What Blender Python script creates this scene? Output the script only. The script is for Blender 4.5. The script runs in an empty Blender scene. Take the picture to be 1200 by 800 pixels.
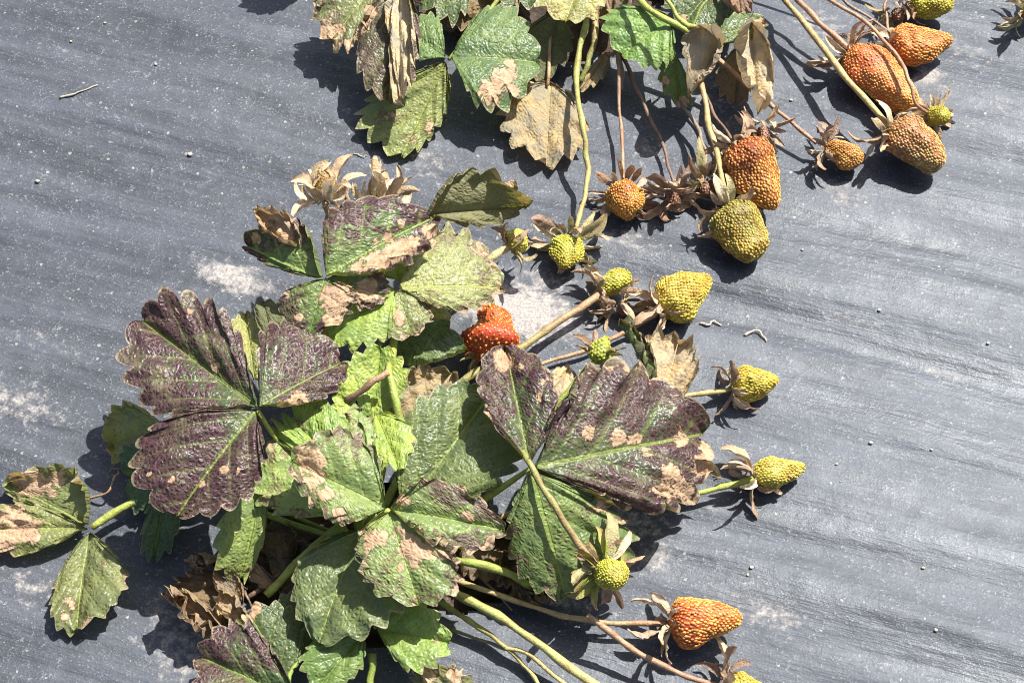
import bpy, math, random
import numpy as np
from mathutils import Vector, Matrix

# ------------------------------------------------------------------ camera, world, sun, exposure
scene = bpy.context.scene
PITCH = math.radians(60)
DIST = 1.0
HALF = math.tan(math.radians(28.0) / 2)
CAM = Vector((0.0, -DIST * math.cos(PITCH), DIST * math.sin(PITCH)))
cam_data = bpy.data.cameras.new("camera")
cam_data.sensor_width = 36.0
cam_data.lens = 18.0 / HALF
cam_data.clip_start = 0.02
cam_data.clip_end = 500.0
camera = bpy.data.objects.new("camera", cam_data)
scene.collection.objects.link(camera)
camera.location = CAM
camera.rotation_euler = (math.pi / 2 - PITCH, 0, 0)
scene.camera = camera

SUN_EL, SUN_AZ = math.radians(58), math.radians(45)      # azimuth of the sun, from +x towards +y
world = bpy.data.worlds.new("World")
scene.world = world
world.use_nodes = True
wn = world.node_tree.nodes
sky = wn.new("ShaderNodeTexSky")
sky.sky_type = 'NISHITA'
sky.sun_disc = False
sky.air_density = 0.7
sky.dust_density = 2.5
sky.ozone_density = 0.5
sky.sun_elevation = SUN_EL
sky.sun_rotation = math.pi / 2 - SUN_AZ
world.node_tree.links.new(sky.outputs[0], wn["Background"].inputs[0])
wn["Background"].inputs[1].default_value = 0.08
sun_data = bpy.data.lights.new("sun", 'SUN')
sun_data.energy = 4.6
sun_data.angle = math.radians(0.5)
sun_data.color = (1.0, 0.965, 0.91)
sun = bpy.data.objects.new("sun", sun_data)
scene.collection.objects.link(sun)
sd = Vector((math.cos(SUN_EL) * math.cos(SUN_AZ), math.cos(SUN_EL) * math.sin(SUN_AZ), math.sin(SUN_EL)))
sun.rotation_euler = sd.to_track_quat('Z', 'Y').to_euler()
sun.location = sd * 5
scene.view_settings.view_transform = 'Standard'
scene.view_settings.look = 'None'
scene.view_settings.gamma = 1.0
scene.view_settings.exposure = 1.15
scene.cycles.max_bounces = 6
scene.cycles.filter_width = 1.0

# ------------------------------------------------------------------ helpers
COL = scene.collection
RX = Vector((1, 0, 0)); UPV = Vector((0, math.sin(PITCH), math.cos(PITCH))); FWD = Vector((0, math.cos(PITCH), -math.sin(PITCH)))


def P(x, y, z=0.0):
    """world point at height z (mm) seen at photograph position x, y"""
    d = FWD + RX * ((x - 600) / 600 * HALF) + UPV * (-(y - 400) / 600 * HALF)
    t = (z / 1000.0 - CAM.z) / d.z
    return CAM + d * t


MM = 2 * HALF * DIST / 1200                    # metres per photo pixel near the middle
CAMN, RXN, UPN, FWN = (np.array(v) for v in (CAM, RX, UPV, FWD))


def pix(co):
    d = co - CAMN
    w = d @ FWN
    return 600 + 600 / HALF * (d @ RXN) / w, 400 - 600 / HALF * (d @ UPN) / w


def vnoise(x, y, seed=0):
    xi = np.floor(x).astype(np.int64); yi = np.floor(y).astype(np.int64)
    fx = x - xi; fy = y - yi
    fx = fx * fx * (3 - 2 * fx); fy = fy * fy * (3 - 2 * fy)

    def h(a, b):
        n = (a * 374761393 + b * 668265263 + seed * 982451653) & 0xFFFFFFFF
        n = ((n ^ (n >> 13)) * 1274126177) & 0xFFFFFFFF
        n = n ^ (n >> 16)
        return (n & 0xFFFF) / 65535.0
    a = h(xi, yi); b = h(xi + 1, yi); c = h(xi, yi + 1); d = h(xi + 1, yi + 1)
    return (a * (1 - fx) + b * fx) * (1 - fy) + (c * (1 - fx) + d * fx) * fy - 0.5


def link(o, parent=None):
    COL.objects.link(o)
    if parent is not None:
        o.parent = parent
    return o


def mesh_obj(name, co, faces, material, parent=None, origin=None, smooth=True):
    """co: world coordinates (n,3); the object's origin is put at `origin`"""
    origin = Vector(origin) if origin is not None else Vector((0, 0, 0))
    co = np.asarray(co, dtype=np.float64) - np.array(origin)
    me = bpy.data.meshes.new(name)
    if isinstance(faces, np.ndarray):
        me.vertices.add(len(co)); me.vertices.foreach_set("co", co.ravel())
        n, k = faces.shape
        me.loops.add(n * k); me.loops.foreach_set("vertex_index", faces.ravel().astype(np.int32))
        me.polygons.add(n); me.polygons.foreach_set("loop_start", np.arange(0, n * k, k, dtype=np.int32))
        me.update(calc_edges=True); me.validate()
    else:
        me.from_pydata(co.tolist(), [], faces)
    if smooth:
        me.polygons.foreach_set("use_smooth", np.ones(len(me.polygons), dtype=bool))
    me.materials.append(material)
    o = bpy.data.objects.new(name, me)
    link(o, parent)
    o["_w"] = tuple(origin)
    if parent is not None:
        o.location = origin - Vector(parent["_w"])
    else:
        o.location = origin
    return o


def color_attr(me, name, arr):
    a = me.color_attributes.new(name, 'FLOAT_COLOR', 'POINT')
    if arr.shape[1] == 3:
        arr = np.concatenate([arr, np.ones((len(arr), 1))], axis=1)
    a.data.foreach_set("color", np.ascontiguousarray(arr, dtype=np.float32).ravel())


def uv_attr(me, name, arr):
    a = me.attributes.new(name, 'FLOAT_VECTOR', 'POINT')
    a.data.foreach_set("vector", np.ascontiguousarray(arr, dtype=np.float32).ravel())


def tag(o, label=None, category=None, group=None, kind=None):
    if label: o["label"] = label
    if category: o["category"] = category
    if group: o["group"] = group
    if kind: o["kind"] = kind
    return o


# ------------------------------------------------------------------ materials
class NT:
    def __init__(self, name):
        self.m = bpy.data.materials.new(name)
        self.m.use_nodes = True
        self.t = self.m.node_tree
        self.t.nodes.clear()
        self.out = self.t.nodes.new("ShaderNodeOutputMaterial")

    def n(self, typ, ins=None, **kw):
        nd = self.t.nodes.new(typ)
        for k, v in kw.items():
            setattr(nd, k, v)
        for k, v in (ins or {}).items():
            if isinstance(v, bpy.types.NodeSocket):
                self.t.links.new(v, nd.inputs[k])
            else:
                nd.inputs[k].default_value = v
        return nd

    def math(self, op, a, b=None, c=None, clamp=False):
        nd = self.t.nodes.new("ShaderNodeMath"); nd.operation = op; nd.use_clamp = clamp
        for i, v in enumerate((a, b, c)):
            if v is None: continue
            if isinstance(v, bpy.types.NodeSocket): self.t.links.new(v, nd.inputs[i])
            else: nd.inputs[i].default_value = v
        return nd.outputs[0]

    def ramp(self, x, lo, hi, a=0.0, b=1.0):
        nd = self.n("ShaderNodeMapRange", {0: x, 1: lo, 2: hi, 3: a, 4: b}, interpolation_type='SMOOTHSTEP')
        return nd.outputs[0]

    def mix(self, f, a, b, mode='MIX'):
        nd = self.t.nodes.new("ShaderNodeMix"); nd.data_type = 'RGBA'; nd.blend_type = mode
        for i, v in ((0, f), (6, a), (7, b)):
            if isinstance(v, bpy.types.NodeSocket): self.t.links.new(v, nd.inputs[i])
            else: nd.inputs[i].default_value = v if i == 0 else (*v, 1.0)
        return nd.outputs[2]

    def noise(self, vec, scale, detail=3.0, rough=0.55, out=0, dist=0.0):
        nd = self.n("ShaderNodeTexNoise", {"Scale": scale, "Detail": detail, "Roughness": rough, "Distortion": dist})
        if vec is not None: self.t.links.new(vec, nd.inputs["Vector"])
        return nd.outputs[out]

    def voronoi(self, vec, scale, feature='F1', out=0, rand=1.0):
        nd = self.n("ShaderNodeTexVoronoi", {"Scale": scale, "Randomness": rand}, feature=feature)
        if vec is not None: self.t.links.new(vec, nd.inputs["Vector"])
        return nd.outputs[out]

    def attr(self, name, kind='GEOMETRY'):
        return self.n("ShaderNodeAttribute", attribute_name=name, attribute_type=kind)

    def done(self, shader):
        self.t.links.new(shader, self.out.inputs[0]); return self.m


def mat_leaf():
    t = NT("leaf_blade")
    tint = t.attr("tint").outputs[0]
    mk = t.n("ShaderNodeSeparateColor", {0: t.attr("marks").outputs[0]})
    purple, brown, pale = mk.outputs[0], mk.outputs[1], mk.outputs[2]
    vu = t.n("ShaderNodeSeparateXYZ", {0: t.attr("vein").outputs[1]})
    su, v = vu.outputs[0], vu.outputs[1]
    pos = t.attr("flat").outputs[1]                       # leaf-plane position in metres (+ per-leaflet offset)
    av = t.math('ABSOLUTE', v)
    # veins
    fr = t.math('ABSOLUTE', t.math('SUBTRACT', t.math('FRACT', su), 0.5))
    lat = t.math('MULTIPLY', t.ramp(fr, 0.02, 0.09, 1, 0), t.ramp(av, 0.35, 1.0, 1, 0.15))
    mid = t.ramp(t.math('ABSOLUTE', vu.outputs[2]), 0.022, 0.045, 1, 0)
    vein = t.math('MAXIMUM', t.math('MULTIPLY', lat, 0.42), mid)
    net = t.voronoi(pos, 480, 'DISTANCE_TO_EDGE')
    netm = t.ramp(net, 0.0, 0.14, 1, 0)
    n1 = t.noise(pos, 90, 4, 0.6)
    n2 = t.noise(pos, 420, 3, 0.6)
    n3 = t.noise(pos, 1500, 2, 0.6)
    # pigment
    g = t.mix(t.ramp(n1, 0.3, 0.7), t.mix(1.0, tint, (0.8, 0.85, 0.9), 'MULTIPLY'), t.mix(1.0, tint, (1.5, 1.3, 0.9), 'MULTIPLY'))
    g = t.mix(t.math('MULTIPLY', t.ramp(n2, 0.45, 0.75), 0.45), g, t.mix(1.0, tint, (0.5, 0.55, 0.55), 'MULTIPLY'))
    g = t.mix(0.16, g, (0.20, 0.20, 0.13))
    pf = t.math('ADD', t.math('ADD', purple, t.math('MULTIPLY', t.math('SUBTRACT', n1, 0.5), 1.5)),
                t.math('MULTIPLY', t.math('SUBTRACT', n2, 0.5), 0.9))
    pf = t.math('SUBTRACT', pf, t.math('MULTIPLY', vein, 0.22))
    pm = t.ramp(pf, 0.25, 0.62)
    pcol = t.mix(t.ramp(n2, 0.35, 0.7), (0.034, 0.011, 0.019), (0.088, 0.032, 0.050))
    pcol = t.mix(t.math('MULTIPLY', t.math('MULTIPLY', t.ramp(n3, 0.45, 0.65), t.ramp(n1, 0.4, 0.65)), 0.55), pcol, (0.20, 0.17, 0.08))
    c = t.mix(pm, g, pcol)
    alive = t.ramp(purple, -0.5, -0.3)            # dead tissue has no green left
    pale = t.math('ADD', pale, t.ramp(t.noise(pos, 55, 4, 0.65, dist=0.5), 0.5, 0.75, 0.0, 0.38))
    c = t.mix(t.math('MULTIPLY', t.math('MULTIPLY', pale, alive), 0.75), c, (0.33, 0.35, 0.15))
    c = t.mix(t.math('MULTIPLY', netm, 0.15), c, (0.24, 0.26, 0.13))
    vc = t.mix(0.6, t.mix(1.0, tint, (1.9, 1.7, 1.2), 'MULTIPLY'), (0.30, 0.36, 0.08))
    c = t.mix(t.math('MULTIPLY', t.math('MULTIPLY', vein, t.math('ADD', t.math('MULTIPLY', alive, 0.8), 0.2)), 0.68), c, vc)
    n4 = t.noise(pos, 210, 3, 0.6)
    bf = t.math('ADD', brown, t.math('MULTIPLY', t.math('SUBTRACT', n1, 0.5), 0.9))
    bf = t.math('ADD', bf, t.math('MULTIPLY', t.math('SUBTRACT', n4, 0.5), 0.9))
    bf = t.math('ADD', bf, t.math('MULTIPLY', t.math('SUBTRACT', n2, 0.5), 0.35))
    bf = t.math('SUBTRACT', bf, t.math('MULTIPLY', vein, 0.12))
    bm = t.ramp(bf, 0.42, 0.58)
    bcol = t.mix(t.ramp(n2, 0.3, 0.7), (0.42, 0.26, 0.15), (0.57, 0.39, 0.245))
    bcol = t.mix(t.math('MULTIPLY', t.ramp(n1, 0.5, 0.7), 0.45), bcol, (0.27, 0.15, 0.09))
    halo = t.math('MULTIPLY', t.ramp(bf, 0.30, 0.48), t.math('SUBTRACT', 1.0, bm))
    c = t.mix(t.math('MULTIPLY', halo, 0.6), c, (0.09, 0.04, 0.03))
    bcol = t.mix(t.math('MULTIPLY', netm, 0.35), bcol, (0.62, 0.47, 0.32))
    bcol = t.mix(t.math('MULTIPLY', vein, 0.5), bcol, (0.30, 0.19, 0.10))
    c = t.mix(bm, c, bcol)
    rim = t.math('MULTIPLY', t.ramp(av, 0.955, 0.985), 0.55)
    c = t.mix(rim, c, (0.36, 0.30, 0.19))
    # lower side: paler, greyer
    back = t.n("ShaderNodeNewGeometry").outputs["Backfacing"]
    cb = t.mix(t.math('MULTIPLY', alive, 0.5), c, t.mix(0.5, (0.17, 0.19, 0.10), tint))
    col = t.mix(back, c, cb)
    # relief
    bump1 = t.math('MULTIPLY', t.ramp(net, 0.0, 0.5), 1.0)
    hgt = t.math('ADD', t.math('MULTIPLY', bump1, t.ramp(n1, 0.3, 0.7, 0.00025, 0.0005)), t.math('MULTIPLY', t.noise(pos, 330, 1.5, 0.5), t.ramp(n1, 0.3, 0.7, 0.0014, 0.0008)))
    hgt = t.math('SUBTRACT', hgt, t.math('MULTIPLY', vein, 0.0003))
    bp = t.n("ShaderNodeBump", {"Strength": 0.9, "Distance": 1.0, "Height": hgt})
    rough = t.math('ADD', t.ramp(n1, 0.3, 0.7, 0.34, 0.52), t.math('MULTIPLY', t.math('MAXIMUM', t.math('MAXIMUM', bm, back), t.ramp(purple, -0.5, -0.3, 1, 0)), 0.35))
    bs = t.n("ShaderNodeBsdfPrincipled", {"Base Color": col, "Roughness": rough, "Normal": bp.outputs[0]})
    bs.inputs["Specular IOR Level"].default_value = 0.45
    tr = t.n("ShaderNodeBsdfTranslucent", {"Color": t.mix(1.0, col, t.mix(alive, (1.0, 0.95, 0.85), (1.3, 1.25, 0.5)), 'MULTIPLY'), "Normal": bp.outputs[0]})
    mx = t.n("ShaderNodeMixShader", {0: 0.27, 1: bs.outputs[0], 2: tr.outputs[0]})
    return t.done(mx.outputs[0])


def mat_stem():
    t = NT("plant_stem")
    tint = t.attr("tint").outputs[0]
    pos = t.n("ShaderNodeNewGeometry").outputs["Position"]
    a = t.noise(pos, 180, 4, 0.6)
    b = t.noise(pos, 900, 3, 0.6)
    c = t.mix(t.ramp(a, 0.35, 0.7), tint, t.mix(1.0, tint, (0.75, 0.6, 0.55), 'MULTIPLY'))
    c = t.mix(t.math('MULTIPLY', t.ramp(b, 0.58, 0.72), 0.6), c, (0.11, 0.06, 0.035))
    bp = t.n("ShaderNodeBump", {"Strength": 0.8, "Distance": 0.0006, "Height": b})
    bs = t.n("ShaderNodeBsdfPrincipled", {"Base Color": c, "Roughness": 0.5, "Normal": bp.outputs[0]})
    return t.done(bs.outputs[0])


def mat_sepal():
    t = NT("sepal_dry")
    tint = t.attr("tint").outputs[0]
    rnd = t.n("ShaderNodeObjectInfo").outputs["Random"]
    pos = t.n("ShaderNodeNewGeometry").outputs["Position"]
    a = t.noise(pos, 260, 4, 0.6)
    b = t.noise(pos, 1100, 3, 0.6)
    c = t.mix(t.ramp(rnd, 0.1, 0.9), t.mix(1.0, tint, (0.78, 0.70, 0.66), 'MULTIPLY'), t.mix(1.0, tint, (1.2, 1.2, 1.15), 'MULTIPLY'))
    c = t.mix(t.ramp(a, 0.42, 0.68), c, t.mix(1.0, c, (0.74, 0.66, 0.60), 'MULTIPLY'))
    c = t.mix(t.math('MULTIPLY', t.ramp(b, 0.55, 0.75), 0.35), c, (0.14, 0.09, 0.065))
    bp = t.n("ShaderNodeBump", {"Strength": 0.9, "Distance": 0.0008, "Height": b})
    bs = t.n("ShaderNodeBsdfPrincipled", {"Base Color": c, "Roughness": 0.6, "Normal": bp.outputs[0]})
    tr = t.n("ShaderNodeBsdfTranslucent", {"Color": c, "Normal": bp.outputs[0]})
    mx = t.n("ShaderNodeMixShader", {0: 0.2, 1: bs.outputs[0], 2: tr.outputs[0]})
    return t.done(mx.outputs[0])


def mat_berry(name, rough, spec):
    t = NT(name)
    tint = t.attr("tint").outputs[0]
    pos = t.n("ShaderNodeNewGeometry").outputs["Position"]
    a = t.noise(pos, 160, 3, 0.6)
    b = t.noise(pos, 1400, 3, 0.6)
    c = t.mix(t.ramp(a, 0.35, 0.7), tint, t.mix(1.0, tint, (0.72, 0.6, 0.55), 'MULTIPLY'))
    c = t.mix(t.math('MULTIPLY', t.ramp(b, 0.55, 0.75), 0.35), c, (0.12, 0.05, 0.015))
    bp = t.n("ShaderNodeBump", {"Strength": 0.6, "Distance": 0.0006, "Height": b})
    bs = t.n("ShaderNodeBsdfPrincipled", {"Base Color": c, "Roughness": rough, "Normal": bp.outputs[0]})
    bs.inputs["Specular IOR Level"].default_value = spec
    return t.done(bs.outputs[0])


def mat_mulch():
    t = NT("black_plastic_film")
    pos = t.n("ShaderNodeNewGeometry").outputs["Position"]
    dust = t.n("ShaderNodeSeparateColor", {0: t.attr("dust").outputs[0]})
    d0, wet = dust.outputs[0], dust.outputs[1]
    ang = math.radians(-16)
    m0 = t.n("ShaderNodeMapping", {"Vector": pos, "Rotation": (0, 0, -ang)})
    mp = t.n("ShaderNodeMapping", {"Vector": m0.outputs[0], "Scale": (0.13, 1, 1)})
    st = mp.outputs[0]
    n_big = t.noise(st, 34, 4, 0.6)
    n_str = t.noise(st, 120, 4, 0.65)
    n_mid = t.noise(pos, 230, 4, 0.65)
    n_fine = t.noise(pos, 900, 3, 0.7)
    n_gr = t.noise(pos, 2200, 2, 0.6)
    base = t.mix(n_fine, (0.010, 0.011, 0.014), (0.022, 0.024, 0.031))
    # thin dust film everywhere, streaked
    f = t.math('ADD', t.math('MULTIPLY', n_big, 0.5), t.math('MULTIPLY', n_str, 0.5))
    f = t.ramp(f, 0.32, 0.70, 0.08, 0.86)
    f = t.math('MULTIPLY', f, t.ramp(n_fine, 0.25, 0.75, 0.55, 1.15))
    c = t.mix(f, base, (0.082, 0.090, 0.112))
    # grit flecks
    fl = t.ramp(t.math('ADD', n_fine, t.math('MULTIPLY', t.math('SUBTRACT', n_mid, 0.5), 0.55)), 0.58, 0.70)
    c = t.mix(t.math('MULTIPLY', fl, 0.5), c, (0.22, 0.23, 0.245))
    dk = t.ramp(n_gr, 0.60, 0.72)
    c = t.mix(t.math('MULTIPLY', dk, 0.45), c, (0.03, 0.032, 0.036))
    # soil dust patches
    df = t.math('ADD', d0, t.math('MULTIPLY', t.math('SUBTRACT', n_mid, 0.5), 1.3))
    df = t.math('ADD', df, t.math('MULTIPLY', t.math('SUBTRACT', n_str, 0.5), 0.5))
    dm = t.math('MULTIPLY', t.ramp(df, 0.28, 0.85), t.ramp(n_fine, 0.3, 0.65, 0.45, 1.0))
    c = t.mix(t.math('MULTIPLY', dm, 0.85), c, t.mix(n_mid, (0.34, 0.33, 0.32), (0.47, 0.41, 0.35)))
    # white specks
    wp = t.n("ShaderNodeVectorMath", {0: t.n("ShaderNodeVectorMath", {0: t.n("ShaderNodeTexNoise", {"Vector": pos, "Scale": 1500.0, "Detail": 2.0}).outputs[1], 1: (0.0014, 0.0014, 0.0014)}, operation='MULTIPLY').outputs[0], 1: pos}, operation='ADD').outputs[0]
    vo = t.n("ShaderNodeTexVoronoi", {"Vector": wp, "Scale": 300.0, "Randomness": 1.0})
    rr = t.n("ShaderNodeSeparateColor", {0: vo.outputs["Color"]})
    sz = t.math('MULTIPLY', t.math('POWER', rr.outputs[0], 9.0), 0.28)
    sp = t.math('LESS_THAN', vo.outputs["Distance"], sz)
    c = t.mix(t.math('MULTIPLY', sp, 0.6), c, t.mix(rr.outputs[1], (0.36, 0.36, 0.35), (0.26, 0.23, 0.19)))
    h = t.math('ADD', t.math('MULTIPLY', n_fine, 0.00013), t.math('MULTIPLY', n_str, 0.0010))
    h = t.math('ADD', h, t.math('MULTIPLY', n_mid, 0.0003))
    h = t.math('ADD', h, t.math('MULTIPLY', sp, 0.0004))
    bp = t.n("ShaderNodeBump", {"Strength": 0.75, "Distance": 1.0, "Height": h})
    rg = t.math('ADD', t.ramp(n_big, 0.35, 0.65, 0.46, 0.60), t.math('MULTIPLY', dm, 0.35))
    bs = t.n("ShaderNodeBsdfPrincipled", {"Base Color": c, "Roughness": rg, "Normal": bp.outputs[0], "Specular Tint": (0.88, 0.95, 1.0, 1.0)})
    bs.inputs["Specular IOR Level"].default_value = 0.54
    return t.done(bs.outputs[0])


def mat_soil(name, c1, c2, scale):
    t = NT(name)
    pos = t.n("ShaderNodeNewGeometry").outputs["Position"]
    a = t.noise(pos, 60 * scale, 5, 0.65)
    b = t.noise(pos, 500 * scale, 4, 0.7)
    c = t.mix(t.ramp(a, 0.3, 0.7), c1, c2)
    c = t.mix(t.math('MULTIPLY', t.ramp(b, 0.58, 0.72), 0.5), c, tuple(min(1, x * 3) for x in c2))
    h = t.math('ADD', t.math('MULTIPLY', a, 0.004 / scale), t.math('MULTIPLY', b, 0.0015 / scale))
    bp = t.n("ShaderNodeBump", {"Strength": 1.0, "Distance": 1.0, "Height": h})
    bs = t.n("ShaderNodeBsdfPrincipled", {"Base Color": c, "Roughness": 0.95, "Normal": bp.outputs[0]})
    return t.done(bs.outputs[0])


def mat_plain(name, c1, c2, scale=400, rough=0.8):
    t = NT(name)
    pos = t.n("ShaderNodeNewGeometry").outputs["Position"]
    rnd = t.n("ShaderNodeObjectInfo").outputs["Random"]
    a = t.noise(pos, scale, 3, 0.6)
    c = t.mix(t.math('ADD', t.math('MULTIPLY', rnd, 0.5), t.math('MULTIPLY', a, 0.6), clamp=True), c1, c2)
    bp = t.n("ShaderNodeBump", {"Strength": 0.7, "Distance": 0.0006, "Height": a})
    bs = t.n("ShaderNodeBsdfPrincipled", {"Base Color": c, "Roughness": rough, "Normal": bp.outputs[0]})
    return t.done(bs.outputs[0])


M_LEAF, M_STEM, M_SEPAL = mat_leaf(), mat_stem(), mat_sepal()
M_FLESH, M_SEED = mat_berry("berry_flesh", 0.42, 0.5), mat_berry("berry_seed", 0.45, 0.5)
M_MULCH = mat_mulch()
M_SOIL = mat_soil("dark_soil", (0.04, 0.027, 0.02), (0.10, 0.07, 0.05), 1.0)
M_FIELD = mat_soil("field_soil", (0.09, 0.065, 0.045), (0.17, 0.125, 0.085), 0.2)
M_PEBBLE = mat_plain("pebble", (0.34, 0.26, 0.19), (0.50, 0.42, 0.33))
M_WHITE = mat_plain("pale_pebble", (0.36, 0.33, 0.29), (0.50, 0.46, 0.41))
M_STRAW = mat_plain("dry_straw", (0.30, 0.26, 0.19), (0.46, 0.41, 0.32), 700)
M_CRUMB = mat_plain("crumb", (0.22, 0.20, 0.18), (0.42, 0.39, 0.34), 350)

# ------------------------------------------------------------------ setting: field soil, mulch film, planting hole
HOLE_B = [(500, -140), (470, -40), (500, 20), (560, 60), (640, 70), (735, 62), (770, 0), (760, -140)]
HOLE = [(300, 588), (268, 640), (288, 700), (352, 742), (440, 748), (545, 712), (628, 702), (652, 668), (610, 622), (480, 560), (380, 560)]


def in_poly(px, py, poly):
    ins = np.zeros(px.shape, dtype=bool)
    j = len(poly) - 1
    for i in range(len(poly)):
        xi, yi = poly[i]; xj, yj = poly[j]
        if yi != yj:
            ins ^= ((yi > py) != (yj > py)) & (px < (xj - xi) * (py - yi) / (yj - yi) + xi)
        j = i
    return ins


def axis(lo, hi, step, far_lo, far_hi):
    mid = list(np.arange(lo, hi + step / 2, step))
    s = step; a = mid[0]; left = []
    while a > far_lo:
        s *= 1.35; a -= s; left.append(max(a, far_lo))
    s = step; b = mid[-1]; right = []
    while b < far_hi:
        s *= 1.35; b += s; right.append(min(b, far_hi))
    return np.array(left[::-1] + mid + right)


DUSTS = [(275, 325, 55, 22, .75), (20, 470, 70, 30, .55), (605, 362, 80, 36, 1.0), (640, 330, 60, 22, .5), (430, 150, 50, 30, .35), (55, 395, 60, 25, .3),
         (745, 610, 45, 30, .55), (770, 650, 30, 25, .6), (730, 280, 60, 20, .5), (760, 170, 40, 30, .4), (650, 170, 40, 25, .3), (985, 225, 30, 18, .55),
         (1085, 90, 28, 18, .7), (1140, 60, 50, 30, .35), (1180, 120, 40, 25, .3), (905, 720, 50, 22, .55), (870, 700, 40, 20, .4), (215, 740, 60, 70, .55),
         (40, 690, 60, 30, .45), (650, 700, 70, 18, .5), (1000, 375, 60, 8, .4), (1120, 440, 50, 7, .5), (845, 600, 60, 10, .35), (960, 30, 50, 25, .45),
         (240, 230, 40, 20, .25), (500, 190, 40, 25, .45), (380, 235, 35, 25, .35), (700, 150, 40, 25, .3), (840, 130, 40, 25, .35), (100, 60, 80, 25, .2),
         (1150, 330, 60, 15, .25), (900, 620, 80, 10, .25), (595, 330, 40, 20, .45)]


def film_height(X, Y):
    a = math.radians(-16)
    al = X * math.cos(a) + Y * math.sin(a)
    ac = -X * math.sin(a) + Y * math.cos(a)
    w = vnoise(al * 5, ac * 9, 3) * 0.02
    h = 0.0085 * vnoise(al * 2.5 + 7, (ac + w) * 11, 1)
    h += 0.0042 * vnoise(al * 4.5, (ac + w) * 42, 2)
    h += 0.0016 * vnoise(al * 9, (ac + w * 1.4) * 95, 5)
    h += 0.0004 * vnoise(al * 26, ac * 190, 9)
    h += 0.0003 * vnoise(X * 120, Y * 120, 11)
    return h


def build_setting():
    xs = axis(-0.36, 0.36, 0.0020, -7, 7)
    ys = axis(-0.30, 0.36, 0.0020, -0.62, 0.72)
    X, Y = np.meshgrid(xs, ys)
    Z = film_height(X, Y)
    e = np.maximum(np.clip((-0.42 - Y) / 0.2, 0, 1), np.clip((Y - 0.5) / 0.22, 0, 1))
    Z = Z - 0.22 * e * e
    co = np.stack([X.ravel(), Y.ravel(), Z.ravel()], axis=1)
    px, py = pix(co)
    ok = np.abs(co[:, 0]) < 0.6
    wob = vnoise(co[:, 0] * 90, co[:, 1] * 90, 21) * 26
    hole = (in_poly(px + wob, py + wob * 0.7, HOLE) | in_poly(px + wob, py + wob * 0.7, HOLE_B)) & ok
    ny, nx = X.shape
    idx = np.arange(nx * ny).reshape(ny, nx)
    q = np.stack([idx[:-1, :-1].ravel(), idx[:-1, 1:].ravel(), idx[1:, 1:].ravel(), idx[1:, :-1].ravel()], axis=1)
    q = q[~hole[q].any(axis=1)]
    d = np.zeros(len(co))
    for x, y, rx, ry, s in DUSTS:
        dx = px - x; dy = py - y
        dy = dy - dx * 0.2
        d = np.maximum(d, s * np.exp(-((dx / rx) ** 2 + (dy / ry) ** 2) * 0.9)) if True else d
    d[~ok] = 0.1
    o = mesh_obj("plastic_mulch", co, q, M_MULCH)
    color_attr(o.data, "dust", np.stack([d, d * 0, d * 0], axis=1))
    tag(o, "dusty black plastic mulch film stretched over the bed", kind="structure")
    # soil seen through the planting hole
    for q0, q1 in (((225, 770), (690, 520)), ((400, 120), (840, -330))):
        g = np.linspace(0, 1, 90)
        U, V = np.meshgrid(g, g)
        c0, c1 = P(*q0), P(*q1)
        X = c0.x + (c1.x - c0.x) * U; Y = c0.y + (c1.y - c0.y) * V
        Z = -0.012 + 0.012 * vnoise(X * 60, Y * 60, 31) + 0.007 * vnoise(X * 160, Y * 160, 32) + 0.004 * vnoise(X * 400, Y * 400, 33)
        r = np.sqrt((U - .5) ** 2 + (V - .5) ** 2)
        Z = Z + 0.012 * np.exp(-(r / 0.25) ** 2)
        co = np.stack([X.ravel(), Y.ravel(), Z.ravel()], axis=1)
        n = 90; idx = np.arange(n * n).reshape(n, n)
        q = np.stack([idx[:-1, :-1].ravel(), idx[:-1, 1:].ravel(), idx[1:, 1:].ravel(), idx[1:, :-1].ravel()], axis=1)
        o = mesh_obj("soil", co, q, M_SOIL)
        tag(o, kind="structure")
    S = 150.0
    o = mesh_obj("field_ground", [(-S, -S, -0.19), (S, -S, -0.19), (S, S, -0.19), (-S, S, -0.19)], [(0, 1, 2, 3)], M_FIELD)
    tag(o, kind="structure")


build_setting()

# ------------------------------------------------------------------ leaflet builder
MS = np.array([0, .15, .30, .45, .60, .75, .88, 1.0])
MX = np.array([0, .10, .26, .46, .66, .85, .96, 1.0])
MY = np.array([0, .25, .60, .90, 1.0, .84, .50, 0.0])


def spline(x, xp, yp):
    m = np.gradient(yp, xp)
    i = np.clip(np.searchsorted(xp, x) - 1, 0, len(xp) - 2)
    h = xp[i + 1] - xp[i]; t = (x - xp[i]) / h
    return ((1 + 2 * t) * (1 - t) ** 2 * yp[i] + t * (1 - t) ** 2 * h * m[i] + t * t * (3 - 2 * t) * yp[i + 1] + t * t * (t - 1) * h * m[i + 1])


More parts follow.
